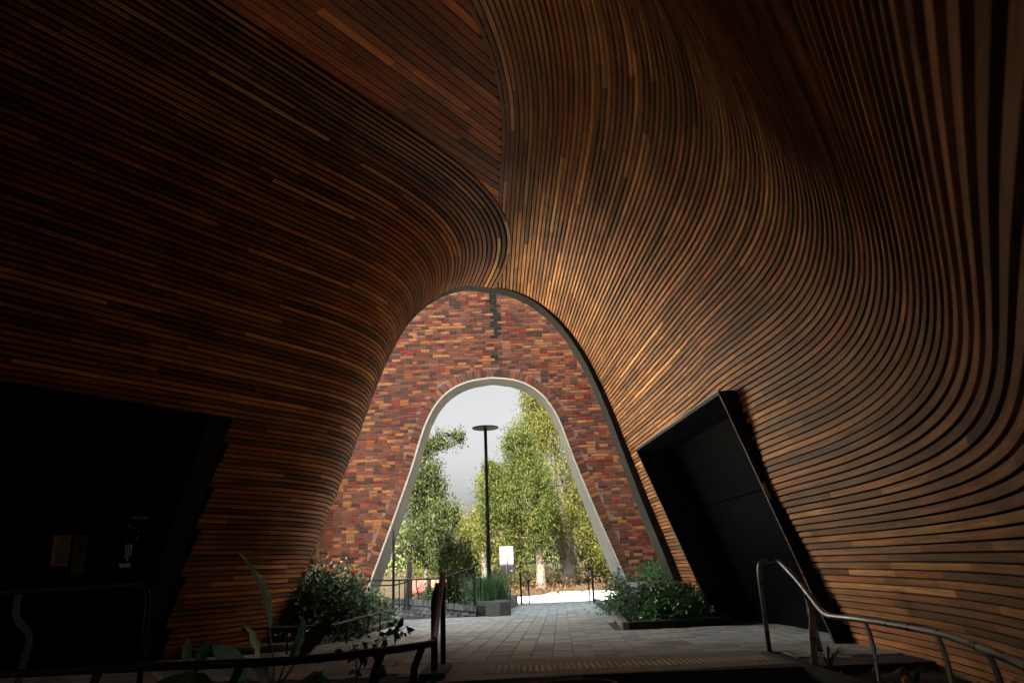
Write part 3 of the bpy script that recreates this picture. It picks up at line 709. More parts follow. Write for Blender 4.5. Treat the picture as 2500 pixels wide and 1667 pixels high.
# ================================================================== planters, kerbs
def ribbon(P, wdt, z0, z1, side=1):
    """wall along plan polyline P; z0,z1 callables or numbers"""
    P = np.array(P, float); T = np.gradient(P, axis=0); T /= np.linalg.norm(T, axis=1)[:, None]; N = np.stack([T[:, 1], -T[:, 0]], 1) * side
    mb = MB(); f0 = z0 if callable(z0) else (lambda p: z0); f1 = z1 if callable(z1) else (lambda p: z1); V = []
    for p, n_ in zip(P, N):
        q = p + n_ * wdt; V += [(p[0], p[1], f0(p)), (q[0], q[1], f0(p)), (q[0], q[1], f1(p)), (p[0], p[1], f1(p))]
    m = len(P); F = [[i * 4 + k, i * 4 + (k + 1) % 4, i * 4 + 4 + (k + 1) % 4, i * 4 + 4 + k] for i in range(m - 1) for k in range(4)]
    F += [[3, 2, 1, 0], [4 * m - 4, 4 * m - 3, 4 * m - 2, 4 * m - 1]]
    return mb.add(V, F)
zk = lambda d: (lambda p: fz(p[1]) + d)
pl = empty('planter', (-3.4, 13, -.1)); tag(pl, 'kerbed planting bed along the foot of the left timber wall', 'planter')
kp = spl([(-4.35, 9.75), (-3.55, 10.0), (-3.0, 10.7), (-2.76, 13.7), (-2.66, 15.6), (-2.74, 17.3), (-3.05, 18.25)], 8)
ribbon(kp, .14, zk(-.3), zk(.10), -1).build('kerb', M['kerb'], pl, bevel=.01)
pts = [tuple(p) for p in kp] + [(-5.4, 18.2), (-5.2, 12), (-4.6, 9.9)]
MB().prism(pts, zk(-.3), zk(.055)).build('soil', M['soil'], pl)
pr = empty('planter', (2.6, 14, -.1)); tag(pr, 'kerbed planting bed at the foot of the right timber wall beside the doorway', 'planter')
a, b, c, d = (3.36, 12.26), (1.53, 11.82), (2.18, 19.96), (2.47, 25.9)
ribbon([a, ((a[0] + b[0]) / 2, (a[1] + b[1]) / 2), b], .12, zk(-.3), zk(.11), 1).build('front_kerb', M['darkconc'], pr, bevel=.006)
ribbon([(b[0], b[1] - .0), (1.86, 15.9), c, d], .10, zk(-.3), zk(.11), 1).build('path_kerb', M['kerb'], pr, bevel=.006)
MB().prism([(3.30, 12.36), (1.66, 11.96), (2.30, 19.96), (2.58, 25.9), (3.9, 25.9), (3.7, 20), (3.9, 14.5)], zk(-.3), zk(.05)).build('soil', M['soil'], pr)
o = MB().box((2.30, 14.7, -.3), (3.12, 16.1, .40)).build('plinth', M['darkconc'], None, bevel=.015)
pb = empty('bench_block', (2.7, 15.4, -.2)); tag(pb, 'low concrete block with pale top among the right-hand shrubs', 'block'); o.parent = pb; o.matrix_parent_inverse = Matrix.Translation(-pb.location)
MB().box((2.24, 14.64, .402), (3.18, 16.16, .47)).build('top_slab', M['concrete'], pb, bevel=.01)
# centre planter beyond the arch
pc = empty('planter', (-1.3, 22, -.2)); tag(pc, 'raised planter with dark coping beside the path under the brick arch', 'planter')
ribbon([(-1.30, 19.45), (-.9, 18.75), (-.53, 18.1)], .30, zk(-.4), zk(.31), -1).build('front_coping', M['darkconc'], pc, bevel=.008)
ribbon([(-.53, 18.1), (-.35, 22), (-.14, 26.6)], .30, zk(-.4), zk(.31), -1).build('path_coping', M['darkconc'], pc, bevel=.008)
MB().prism([(-.80, 18.6), (-.62, 22), (-.42, 26.6), (-3.4, 26.6), (-3.4, 20.6), (-1.4, 19.5)], zk(-.4), zk(.22)).build('soil', M['soil'], pc)
# curved grey brick wall
gw = empty('curved_brick_wall', (-2.1, 19.3, -.26)); tag(gw, 'low curved grey brick planter wall with a soldier course on top', 'low wall')
cp = spl([(-1.10, 18.55), (-1.45, 18.62), (-2.05, 18.95), (-2.6, 19.4), (-3.02, 19.80), (-3.6, 20.2)], 10)
sarc = np.r_[0, np.cumsum(np.hypot(*np.diff(cp, axis=0).T))]
def at_arc(q): 
    p = np.array([np.interp(q, sarc, cp[:, 0]), np.interp(q, sarc, cp[:, 1])]); e = .02
    p2 = np.array([np.interp(q + e, sarc, cp[:, 0]), np.interp(q + e, sarc, cp[:, 1])]); d = p2 - p; return p, math.atan2(d[1], d[0])
def wtop(q): return np.interp(q, [0, .5, 1.6, sarc[-1]], [-.03, .03, .12, .18])
ribbon([tuple(p) for p in cp + np.array([.0, .02])], .2, -.7, lambda p: float(np.interp(p[0], [-3.6, -1.1], [.15, -.06])), 1).build('core', M['joint'], gw)
GC = [(.105, .12, .13), (.13, .145, .15), (.085, .10, .11), (.16, .17, .17)]
GM = []
for c in GC:
    V_, F_, me = brick_mesh(.19, np.array(c), 'grey_brick'); GM.append(me)
q = .03; qq = []
for r_ in range(4):
    q = .02 + (r_ % 2) * .1
    while q < sarc[-1] - .2:
        p, a = at_arc(q + .095); ztop_ = wtop(q); z = ztop_ - .13 - .05 - r_ * .0865
        if z > -.38:
            o = link('grey_brick', GM[rng.integers(4)], gw); o.matrix_basis = Matrix.Translation((p[0], p[1] - .03, z)) @ Matrix.Rotation(a + math.pi, 4, 'Z')
        q += .2
q = .04
while q < sarc[-1] - .05:
    p, a = at_arc(q); o = link('soldier_brick', GM[rng.integers(4)], gw); o.matrix_basis = Matrix.Translation((p[0], p[1] - .045, wtop(q) - .05)) @ Matrix.Rotation(a + math.pi, 4, 'Z') @ Matrix.Rotation(math.pi / 2, 4, 'Y') @ Matrix.Scale(.72, 4, (1, 0, 0)); q += .083

# right-hand bed beside the steps
rb = empty('planter', (2.7, 5, -.5)); tag(rb, 'low steel-edged bed between the steps and the right timber wall', 'planter')
kb = [(2.40, 7.62), (2.45, 6.47), (2.49, 5.6), (2.46, 4.6), (2.28, 3.7), (1.95, 2.8)]
ribbon(spl(kb, 6), .035, -.55, .02, 1).build('steel_edge', M['steel'], rb)
MB().prism([tuple(p) for p in spl(kb, 6) + np.array([.03, 0])] + [(2.2, 2.6), (3.2, 4.6), (3.6, 7.62)], -.55, -.07).build('soil', M['soil'], rb)
lb = empty('planter', (-2.6, 6, -.5)); tag(lb, 'low bed holding broad-leaved plants left of the steps', 'planter')
MB().prism([(-.86, 6.72), (-.86, 5.75), (-1.25, 5.25), (-2.2, 5.05), (-3.6, 5.0), (-3.6, 6.74)], -.55, -.03).build('soil', M['soil'], lb)
ribbon(spl([(-.84, 6.74), (-.84, 5.72), (-1.22, 5.2), (-2.2, 5.0), (-3.7, 4.95)], 6), .05, -.55, .0, -1).build('kerb', M['darkconc'], lb)

# ================================================================== handrails
def rail(P, r=.024, n=6): return spl(P, n), r
def kink(base, top, side=(1, 0, 0)):
    b, t = Vector(base), Vector(top); h = t.z - b.z
    o1 = Vector(side) * .07
    return [b, b.lerp(t, .35), b.lerp(t, .55) + o1 * .2, b.lerp(t, .72) + o1, b.lerp(t, .85) + o1 * .9, t]
hr = empty('handrail', (2.42, 7.7, 0)); tag(hr, 'steel handrail right of the steps, dropping then curving along the timber wall', 'handrail')
P1 = [(2.42, 7.70, -.02), (2.42, 7.70, .70), (2.425, 7.69, .80), (2.46, 7.68, .85), (2.54, 7.64, .862), (2.60, 7.60, .855), (2.62, 7.2, .67), (2.62, 6.75, .44), (2.63, 6.6, .40)]
MB().tube(P1[:1] + [tuple(p) for p in spl(P1[1:], 4)] + [tuple(p) for p in spl([(2.63, 6.6, .40), (2.70, 5.99, .40), (2.66, 4.98, .40), (2.46, 4.2, .40), (2.26, 3.57, .40), (1.95, 2.8, .40)], 8)][1:], .024, 12).build('rail', M['rail_light'], hr, smooth=True)
for b, t in (((2.53, 6.85, -.05), (2.60, 6.95, .53)), ((2.93, 7.72, -.03), (2.68, 7.3, .70))):
    MB().bar(kink(b, t, (.3, 0, 0)), .055, .012, side=(1, 0, 0)).build('post', M['rail_light'], hr)
for x, y in ((2.70, 6.1), (2.66, 5.0), (2.40, 4.05), (2.1, 3.2)):
    MB().bar([(x, y, .39), (x + .02, y, .30), (x + .03, y, .22), (x + .03, y, -.1)], .045, .012, side=(0, 1, 0)).build('bracket', M['rail_light'], hr)
for p_ in [c for c in hr.children if c.name.startswith('post')]:
    v_ = p_.data.vertices[0].co; MB().box((v_.x - .02, v_.y - .05, -.072), (v_.x + .09, v_.y + .05, -.058)).build('base_plate', M['rail'], p_)
MB().box((2.36, 7.63, -.012), (2.48, 7.77, .004)).build('base_plate', M['rail'], hr)
hl = empty('handrail', (-.77, 7.4, 0)); tag(hl, 'dark handrail left of the steps, dropping then curving away to the left', 'handrail')
P2 = [(-.77, 7.42, -.02), (-.77, 7.42, .72), (-.765, 7.40, .82), (-.755, 7.3, .86), (-.74, 7.1, .83), (-.72, 6.6, .63), (-.68, 6.0, .46), (-.65, 5.62, .40)]
MB().tube(P2[:1] + [tuple(p) for p in spl(P2[1:], 4)], .026, 12).build('newel_rail', M['rail'], hl, smooth=True)
MB().tube([tuple(p) for p in spl([(-.65, 5.60, .40), (-.80, 5.35, .40), (-1.03, 5.12, .40), (-1.32, 4.90, .40), (-1.7, 4.80, .40), (-2.12, 4.80, .40), (-3.16, 4.72, .40), (-4.6, 4.6, .40)], 8)], .026, 12).build('rail', M['rail'], hl, smooth=True)
for x, y in ((-.72, 5.5), (-.95, 5.2), (-1.75, 4.8), (-2.6, 4.76), (-3.4, 4.7)):
    MB().bar(kink((x, y, -.5), (x, y, .385), (-.9, .2, 0)), .05, .012, side=(1, 0, 0)).build('baluster', M['rail'], hl)
MB().bar([(-.80, 6.95, 0), (-.80, 6.95, .62), (-.765, 7.0, .78)], .06, .014, side=(1, 0, 0)).build('post', M['rail'], hl)
MB().box((-.92, 6.8, -.3), (-.70, 7.5, .045)).build('plinth', M['darkconc'], hl, bevel=.006)
hb = empty('handrail', (.0, 3.8, -.5)); tag(hb, 'near handrail end looping back at the bottom edge of the view', 'handrail')
MB().tube([tuple(p) for p in spl([(-2.2, 3.95, .255), (-1.2, 3.95, .275), (-.4, 3.97, .30), (.1, 3.98, .325), (.34, 3.96, .333), (.44, 3.88, .328), (.40, 3.78, .315), (.22, 3.62, .27), (-.2, 3.3, .15)], 8)], .026, 12).build('rail', M['rail'], hb, smooth=True)
for x, y, z in ((-1.3, 3.95, .25), (.0, 3.97, .30)): MB().bar([(x, y, -.5), (x, y, z)], .05, .012, side=(1, 0, 0)).build('post', M['rail'], hb)
hu = empty('handrail', (-3.3, 6.9, 0)); tag(hu, 'handrail with a rounded end standing before the black shopfront', 'handrail')
MB().tube([(-3.30, 6.7, -.3), (-3.30, 6.7, .70)] + [tuple(p) for p in spl([(-3.30, 6.7, .74), (-3.32, 6.7, .82), (-3.38, 6.7, .862), (-3.48, 6.7, .872), (-4.6, 6.7, .85), (-7.5, 6.6, .82)], 6)], .024, 12).build('rail', M['rail'], hu, smooth=True)
MB().bar([(-4.46, 6.7, .84), (-4.46, 6.7, .66), (-4.42, 6.7, .60), (-4.31, 6.7, .50), (-4.30, 6.7, .42), (-4.34, 6.7, .15), (-4.36, 6.7, -.3)], .06, .012, side=(1, 0, 0)).build('baluster', M['rail'], hu)
# ramp rail along the left bed
hk = empty('handrail', (-2.6, 12, -.1)); tag(hk, 'thin low curved rail along the edge of the left planting bed', 'handrail')
MB().tube([tuple(p) for p in spl([(-3.35, 9.2, .30), (-2.95, 9.8, .26), (-2.62, 10.6, .22), (-2.50, 12.2, .22), (-2.48, 14.2, .2)], 8)], .018, 8).build('rail', M['rail'], hk, smooth=True)
for x, y in ((-2.98, 9.75), (-2.56, 11.2), (-2.49, 13.4)): MB().tube([(x, y, fz(y)), (x, y, .24)], .012, 6).build('post', M['rail'], hk)
# railing on the curved wall
hf = empty('railing', (-2.2, 19.4, -.2)); tag(hf, 'dark railing with bars above the curved grey brick wall', 'railing')
MB().tube([tuple(p) for p in spl([(-3.9, 19.9, .66), (-3.3, 19.6, .64), (-2.6, 19.5, .645), (-2.07, 19.45, .66), (-1.5, 19.3, .80), (-1.2, 19.2, .88)], 6)], .022, 8).build('rail', M['rail'], hf, smooth=True)
MB().tube([(-3.95, 20.0, .52), (-3.3, 19.75, .52), (-2.9, 19.7, .60)], .018, 8).build('lower_rail', M['rail'], hf)
MB().box((-1.215, 19.15, -.4), (-1.155, 19.21, .92)).build('post', M['rail'], hf)
MB().box((-1.07, 19.5, -.4), (-1.03, 19.54, .62)).build('post', M['rail'], hf)
for x in (-3.16, -3.02, -2.93, -2.84, -1.72):
    MB().bar([(x, 19.62, -.1), (x, 19.62, .65)], .03, .012).build('bar', M['rail'], hf)
MB().bar(kink((-2.62, 19.6, -.1), (-2.70, 19.6, .65), (-.5, 0, 0)), .03, .012).build('bar', M['rail'], hf)
tp = MB().tube([(-3.26, 19.35, -.3), (-3.28, 19.35, 1.7), (-3.30, 19.35, 1.92)], [.035, .03, .02], 8).build('slender_post', M['rail'], None, smooth=True)
tag(tp, 'slender dark post standing at the left foot of the brick arch', 'post')
for x, lab in ((-.02, 'short dark handrail at the left of the far steps'), (2.50, 'short dark handrail at the right of the far steps')):
    h = empty('handrail', (x, 26.6, -.4)); tag(h, lab, 'handrail', 'handrails at the far steps')
    MB().box((x - .035, 26.55, -.45), (x + .035, 26.62, .66)).build('post', M['rail'], h)
    MB().bar([(x + (.08 if x < 1 else -.05), 26.6, .62), (x + (.28 if x < 1 else -.02), 27.9, .36), (x + (.3 if x < 1 else 0), 28.2, -.5)], .05, .03, side=(1, 0, 0)).build('sloping_rail', M['rail'], h)
    MB().bar([(x, 26.6, .1), (x + .1, 27.6, -.1)], .03, .02, side=(1, 0, 0)).build('lower_rail', M['rail'], h)
ft_ = empty('tactile_strip', (1.2, 26.4, -.4)); tag(ft_, 'row of pale tactile studs at the far edge of the paving', 'tactile strip')
studs = MB(); x = -.05
while x < 2.42:
    for j in range(6): studs.box((x, 26.2 + j * .06, fz(26.3) - .006), (x + .035, 26.235 + j * .06, fz(26.3) + .014))
    x += .06
o = studs.build('stud', M['kerb'], ft_); o['kind'] = 'stuff'

# ================================================================== lamp, sign
lp = empty('street_lamp', (-.96, 22.8, -.3)); tag(lp, 'slim black lamp post with a flat round disc head beyond the arch', 'street lamp')
MB().tube([(-.96, 22.8, -.4), (-.96, 22.8, 5.12)], [.062, .05], 14).build('post', M['steel'], lp, smooth=True)
mb = MB(); mb.disc((-.96, 22.8), .41, 5.10, 5.135, 48, .425); ldisc = mb.build('lamp_disc', M['steel'], lp)
mb = MB(); mb.disc((-.96, 22.8), .40, 5.137, 5.17, 48, .18); mb.build('lamp_cap', M['steel'], ldisc)
MB().disc((-.96, 22.8), .11, -.4, .0, 20).build('base', M['steel'], lp)
sg = empty('road_sign', (-.55, 30, OUTZ)); tag(sg, 'grey back of a rectangular sign plate on a post by the path', 'sign')
MB().box((-.83, 30, .57), (-.27, 30.02, 1.62)).build('plate', M['sign'], sg, bevel=.008); spl_ = sg.children[-1]
MB().tube([(-.55, 29.95, OUTZ - .1), (-.55, 29.95, 1.30)], .03, 10).build('pole', mat('pale_pole', (.13, .13, .13), .5), sg, smooth=True)
MB().box((-.42, 29.985, .66), (-.33, 29.998, .72)).build('sticker', M['render'], spl_)

# ================================================================== foliage
def leaves(C, Sg, n, size, cols, parent, name, material, droop=.5, aspect=.34, flat=0.0, kind=None, up=0.0):
    """n leaves scattered round clump centres C with spreads Sg; rhombic leaf faces"""
    C = np.array(C, float); Sg = np.array(Sg, float).reshape(-1, 1) if np.ndim(Sg) == 1 else np.array(Sg, float)
    idx = rng.integers(len(C), size=n); P = C[idx] + rng.normal(size=(n, 3)) * Sg[idx]
    d = rng.normal(size=(n, 3)); d[:, 2] += -droop * 1.6 + up; d /= np.linalg.norm(d, axis=1)[:, None]
    r = rng.normal(size=(n, 3)); r[:, 2] *= (1 - flat); sd = np.cross(d, r); sd /= np.linalg.norm(sd, axis=1)[:, None] + 1e-9
    L = size * rng.uniform(.6, 1.3, (n, 1)); W = L * aspect
    nn = np.cross(sd, d)
    V = np.stack([P, P + d * L * .5 + sd * W * .5 + nn * W * .15, P + d * L, P + d * L * .5 - sd * W * .5 + nn * W * .15], 1).reshape(-1, 3)
    b = np.arange(n)[:, None] * 4; F = np.concatenate([np.concatenate([b, b + 1, b + 2], 1), np.concatenate([b, b + 2, b + 3], 1)])
    cc = np.array(cols)[rng.integers(len(cols), size=n)] * rng.uniform(.75, 1.25, (n, 1)); cc = np.concatenate([cc, cc])
    o = link(name, fast_mesh(name, V, F, material, colors=cc), parent)
    return o
def wood_mesh(tubes, name, colr, parent, n=8):
    mb = MB()
    for P, r in tubes: mb.tube(P, r, n)
    me = fast_mesh(name, mb.v, mb.f, M['bark'], colors=np.tile(np.array(colr), (len(mb.f), 1)), smooth=True); return link(name, me, parent)
G1 = [(.055, .15, .06), (.04, .11, .048), (.075, .18, .07), (.12, .22, .11), (.03, .08, .035)]
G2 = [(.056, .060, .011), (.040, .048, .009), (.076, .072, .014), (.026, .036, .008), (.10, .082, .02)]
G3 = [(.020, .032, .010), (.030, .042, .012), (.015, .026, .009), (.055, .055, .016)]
G4 = [(.05, .20, .045), (.06, .24, .05), (.045, .16, .04)]
def shrub(name, c, r, n, size, cols, label, material=M['gloss_leaf'], clumps=60, stems=7, group=None):
    e = empty(name, (c[0], c[1], c[2])); tag(e, label, 'shrub', group)
    th_ = rng.uniform(0, 2 * math.pi, clumps); ph = np.arccos(rng.uniform(-.05, 1, clumps)); rr = rng.uniform(.55, 1.0, clumps)
    C = np.stack([c[0] + r[0] * rr * np.sin(ph) * np.cos(th_), c[1] + r[1] * rr * np.sin(ph) * np.sin(th_), c[2] + r[2] * rr * np.cos(ph)], 1)
    leaves(C, [.11 * max(r)] * clumps, n, size, cols, e, 'foliage', material, droop=.15, aspect=.5)
    wood_mesh([([(c[0] + rng.normal() * .05, c[1] + rng.normal() * .05, c[2] - .12), tuple((np.array(c) + C[k]) / 2 + rng.normal(size=3) * .04), tuple(C[k])], [.014, .009, .004]) for k in rng.choice(clumps, stems * 2)], 'stem', (.10, .075, .05), e, 5)
    return e
shrub('shrub', (-3.38, 12.6, -.02), (.80, 1.4, .92), 17000, .08, G1, 'large glossy dark shrub filling the left planting bed', clumps=110)
shrub('shrub', (-3.15, 15.6, -.1), (.45, 1.1, .55), 3800, .07, G1, 'smaller glossy shrub behind the large one in the left bed')
shrub('shrub', (2.45, 13.6, -.05), (.72, 1.0, .52), 6500, .06, G1, 'dense dark small-leaved shrub nearest the path in the right bed', clumps=80)
shrub('shrub', (2.50, 12.55, -.05), (.62, .38, .34), 2200, .085, G4, 'bright green leafy plant at the front kerb of the right bed')
shrub('shrub', (3.12, 13.3, -.05), (.42, .6, .45), 2600, .06, G1, 'dark shrub against the slats beside the black doorway')
shrub('shrub', (2.25, 16.6, -.1), (.50, 1.3, .80), 4200, .06, G1, 'upright dark shrub at the right foot of the brick arch')
shrub('shrub', (3.2, 17.6, 0), (.75, .8, .85), 3200, .085, G4, 'light green shrub behind the concrete block against the brick wall')
shrub('shrub', (-1.5, 22.4, -.15), (.75, 1.6, .62), 4200, .07, G1, 'rounded dark shrub in the raised planter at the foot of the lamp')
shrub('shrub', (-2.5, 21.3, -.15), (.6, .8, .55), 2600, .07, G1, 'dark shrub behind the curved grey brick wall')
def grass(name, c, r, h, n, cols, label):
    e = empty(name, c); tag(e, label, 'grass')
    a = rng.uniform(0, 2 * math.pi, n); lean = rng.uniform(.1, 1.0, n); H = h * rng.uniform(.6, 1.1, n)
    B = np.stack([c[0] + r * .25 * rng.normal(size=n), c[1] + r * .25 * rng.normal(size=n), np.full(n, c[2])], 1); D_ = np.stack([np.cos(a), np.sin(a)], 1)
    V = []; sd = np.stack([-D_[:, 1], D_[:, 0]], 1); w0 = .008
    lev = []
    for k, f in enumerate((0, .4, .75, 1.0)):
        q = np.zeros((n, 3)); q[:, :2] = B[:, :2] + D_ * (lean * r * f ** 1.7)[:, None]; q[:, 2] = B[:, 2] + H * (f - .35 * lean * f ** 2.5)
        ww = w0 * (1 - f * .9); s3 = np.concatenate([sd * ww, np.zeros((n, 1))], 1); lev += [q - s3, q + s3]
    V = np.stack(lev, 1).reshape(-1, 3); b = np.arange(n)[:, None] * 8
    F = np.concatenate([np.concatenate([b + 2 * k, b + 2 * k + 1, b + 2 * k + 3, b + 2 * k + 2], 1) for k in range(3)])
    cc = np.array(cols)[rng.integers(len(cols), size=n)] * rng.uniform(.8, 1.3, (n, 1))
    o = link('blades', fast_mesh('blades', V, F, M['leaf'], colors=np.concatenate([cc] * 3)), e); o['kind'] = 'stuff'
grass('grass_tussock', (-.78, 21.0, 0), .75, .85, 700, G1, 'arching grass tussock at the path edge of the raised planter')
grass('grass_tussock', (-2.0, 21.4, -.05), .55, 1.25, 420, G3, 'tall thin upright grass tussock behind the curved wall')
grass('grass_tussock', (-1.15, 24.6, -.05), .7, .8, 500, G1, 'grass tussock behind the lamp post')

# broad-leaved plants left of the steps
def paddle(P0, P1, L, wdt, twist, bend, colr, parent, fold=.25):
    """stalk from P0 to P1 and a blade continuing on"""
    P0, P1 = Vector(P0), Vector(P1); d = (P1 - P0).normalized(); sd = d.cross(Vector((math.cos(twist), math.sin(twist), 0))).normalized(); nn = sd.cross(d).normalized()
    mb = MB(); mb.tube([P0, P0.lerp(P1, .5) + nn * .015, P1], [.012, .010, .007], 6)
    fs = len(mb.f); m = 12; V = []
    for i in range(m + 1):
        f = i / m; wd = wdt * math.sin(math.pi * min(1, f * .96 + .04)) ** .75 * (1 - .25 * f); c = P1 + d * (L * f) + nn * (-bend * L * f * f)
        rip = .012 * math.sin(i * 2.1)
        V += [c - sd * wd + nn * (fold * wd + rip), c, c + sd * wd + nn * (fold * wd - rip)]
    F = [[3 * i + k, 3 * i + k + 1, 3 * i + 4 + k, 3 * i + 3 + k] for i in range(m) for k in (0, 1)]
    mb.add(V, F); return link('leaf', fast_mesh('leaf', mb.v, mb.f, M['gloss_leaf'], colors=np.tile(np.array(colr), (len(mb.f), 1)), smooth=True), parent)
st = empty('broad_leaved_plant', (-1.95, 5.9, -.05)); tag(st, 'tall plant with large paddle leaves left of the steps', 'plant')
LC = [(.15, .36, .26), (.10, .28, .19), (.26, .46, .34), (.10, .24, .15)]
b = (-1.95, 5.9, -.05)
paddle((-1.88, 5.9, .05), (-1.95, 5.9, .52), .60, .105, .3, .30, LC[2], st, fold=.55)
paddle(b, (-1.98, 5.82, .20), .42, .145, .25, .10, LC[1], st)
paddle(b, (-2.14, 5.95, .16), .36, .125, 1.0, .2, LC[0], st)
paddle(b, (-1.80, 5.85, .26), .42, .075, .6, .1, LC[3], st, fold=.6)
paddle(b, (-2.28, 5.8, .10), .42, .11, 1.2, .5, LC[2], st)
paddle(b, (-1.62, 5.75, .10), .38, .10, 1.9, .5, LC[1], st)
paddle(b, (-1.88, 5.7, .12), .34, .09, .2, .4, LC[0], st)
paddle(b, (-1.72, 5.95, .30), .36, .09, 2.4, .3, LC[3], st)
st2 = empty('broad_leaved_plant', (-2.75, 6.1, -.05)); tag(st2, 'low broad-leaved plant in the shade further left of the tall one', 'plant')
b = (-2.65, 6.1, -.05)
for dx, dz, L, wd in ((-.12, .18, .28, .05), (.10, .26, .30, .05), (.28, .10, .32, .07), (-.3, .06, .28, .06), (.02, .30, .25, .04)):
    paddle(b, (b[0] + dx, b[1] - .05, b[2] + dz), L, wd, rng.uniform(0, 3), .25, LC[rng.integers(4)], st2)
tw = empty('shrub', (-1.2, 5.7, -.03)); tag(tw, 'sparse arching stems with small oval leaves over the left handrail', 'shrub')
tb = []; C = []
for P in ([(-1.25, 5.7, -.05), (-1.2, 5.7, .25), (-1.05, 5.7, .42), (-.88, 5.7, .50)], [(-1.25, 5.7, -.05), (-1.22, 5.7, .2), (-1.25, 5.65, .42)], [(-1.1, 5.75, -.05), (-1.08, 5.75, .12), (-1.02, 5.72, .26)], [(-1.35, 5.65, -.05), (-1.45, 5.6, .12), (-1.5, 5.6, .22)]):
    q = spl(P, 6); tb.append((q, list(np.linspace(.008, .003, len(q))))); C += [tuple(p) for p in q[6:]]
wood_mesh(tb, 'stem', (.05, .05, .03), tw, 5); leaves(C, [.025] * len(C), 90, .085, G1, tw, 'foliage', M['gloss_leaf'], droop=.2, aspect=.5)
# strap plants in the right bed
for k, (x, y, hgt, lab) in enumerate(((2.62, 6.75, .22, 'small strap-leaved plant by the second post in the right bed'), (2.72, 5.5, .20, 'strap-leaved plant under the curving right handrail'), (2.55, 4.4, .26, 'strap-leaved plant at the near end of the right bed'))):
    e = empty('strap_plant', (x, y, -.07)); tag(e, lab, 'plant')
    for j in range(9):
        a = rng.uniform(0, 6.28); L = hgt * rng.uniform(.7, 1.2); d = Vector((math.cos(a), math.sin(a), 0)); p = Vector((x, y, -.07))
        MB().bar([p, p + d * L * .2 + Vector((0, 0, L * .6)), p + d * L * .55 + Vector((0, 0, L * .95)), p + d * L * .9 + Vector((0, 0, L * .8))], .018, .002, side=(-d.y, d.x, 0)).build('leaf', M['strap'] if 'strap' in M else M.setdefault('strap', mat('strap_leaf', (.04, .10, .05), .35)), e)
n = 90; P = np.stack([rng.uniform(2.5, 2.95, n), rng.uniform(4.2, 7.4, n), np.full(n, -.055)], 1)
fl_ = leaves(P, [.01] * n, 130, .06, [(.25, .14, .05), (.16, .08, .03), (.32, .2, .09)], None, 'fallen_leaves', M['leaf'], droop=-.1, aspect=.4); tag(fl_, 'dry fallen leaves scattered on the soil of the right bed', 'leaves', kind='stuff')

# ================================================================== trees beyond
def tree(name, label, base, trunks, clumps, n, size, cols, barkc, droop=.9, aspect=.26):
    e = empty(name, base); tag(e, label, 'tree', 'trees beyond the brick arch')
    C = np.array([c[:3] for c in clumps]); Sg = np.array([[c[3], c[3], c[3] * (c[4] if len(c) > 4 else 1)] for c in clumps])
    tubes = [(np.array(P), r) for P, r in trunks]
    top = np.concatenate([t[0] for t in tubes])
    for c in C[rng.choice(len(C), min(len(C), 40), replace=False)]:
        d = np.linalg.norm(top - c, axis=1) + (top[:, 2] > c[2]) * 3; j = d.argmin(); m = (top[j] + c) / 2 + rng.normal(size=3) * .15
        tubes.append((np.array([top[j], m, c]), [.05, .035, .012]))
    wood_mesh(tubes, 'trunk', np.array(barkc) * .42, e, 8)
    leaves(C, Sg, n, size, cols, e, 'crown', M['leaf'], droop=droop, aspect=aspect); return e
def cl(n, cx, cy, cz, rx, ry, rz, s, sz=1.3):
    v = rng.normal(size=(n, 3)); v /= np.linalg.norm(v, axis=1)[:, None]; v *= rng.uniform(.35, 1, (n, 1)) ** .6
    return [(cx + a * rx, cy + b * ry, cz + c * rz, s * rng.uniform(.6, 1.3), sz) for a, b, c in v]
OZ = OUTZ
# main paperbark, right
tree('paperbark_tree', 'tall paperbark tree with pale flaking trunks right of the lamp', (3.3, 52, OZ),
     [(spl([(3.3, 52, OZ - .2), (3.35, 52, 1.6), (3.1, 52, 4.5), (2.9, 52, 8), (2.7, 52, 12)], 4), list(np.linspace(.55, .08, 17))),
      (spl([(3.5, 52, .6), (4.1, 52, 3.5), (4.6, 52, 7), (4.5, 52, 10.5)], 4), list(np.linspace(.30, .06, 13))),
      (spl([(3.0, 51.8, 1.2), (2.2, 51.8, 4), (2.2, 52, 7.5)], 4), list(np.linspace(.25, .05, 9)))],
     cl(120, 2.9, 52, 7.3, 3.3, 2.4, 6.0, .42, 1.8) + cl(20, 1.6, 52, 12.2, .9, .9, 1.7, .35) + cl(26, 5.2, 52.5, 4.0, 1.8, 1.6, 3.4, .4, 1.8), 52000, .22, G2, (.15, .125, .095))
tree('paperbark_tree', 'leafy paperbark tree with a dark trunk just right of the lamp post', (1.3, 47, OZ),
     [(spl([(1.2, 47, OZ - .2), (1.25, 47, 1.0), (.9, 47, 3.0), (.4, 47, 5.6)], 4), list(np.linspace(.36, .06, 13))), (spl([(1.25, 47, .9), (1.7, 47, 3.2), (1.9, 47, 5)], 4), list(np.linspace(.18, .04, 9)))],
     cl(80, .5, 47, 4.6, 1.9, 1.8, 3.5, .36, 1.6) + cl(22, .2, 47, 8.2, .9, .9, 1.4, .32) + cl(34, -1.5, 47, 4.9, 1.1, 1.2, 1.7, .33, 1.4) + cl(10, -1.6, 47, 6.9, .8, .8, .4, .22, 1), 40000, .20, [(.045, .052, .010), (.030, .042, .009), (.064, .062, .013), (.020, .031, .008)], (.20, .14, .10))
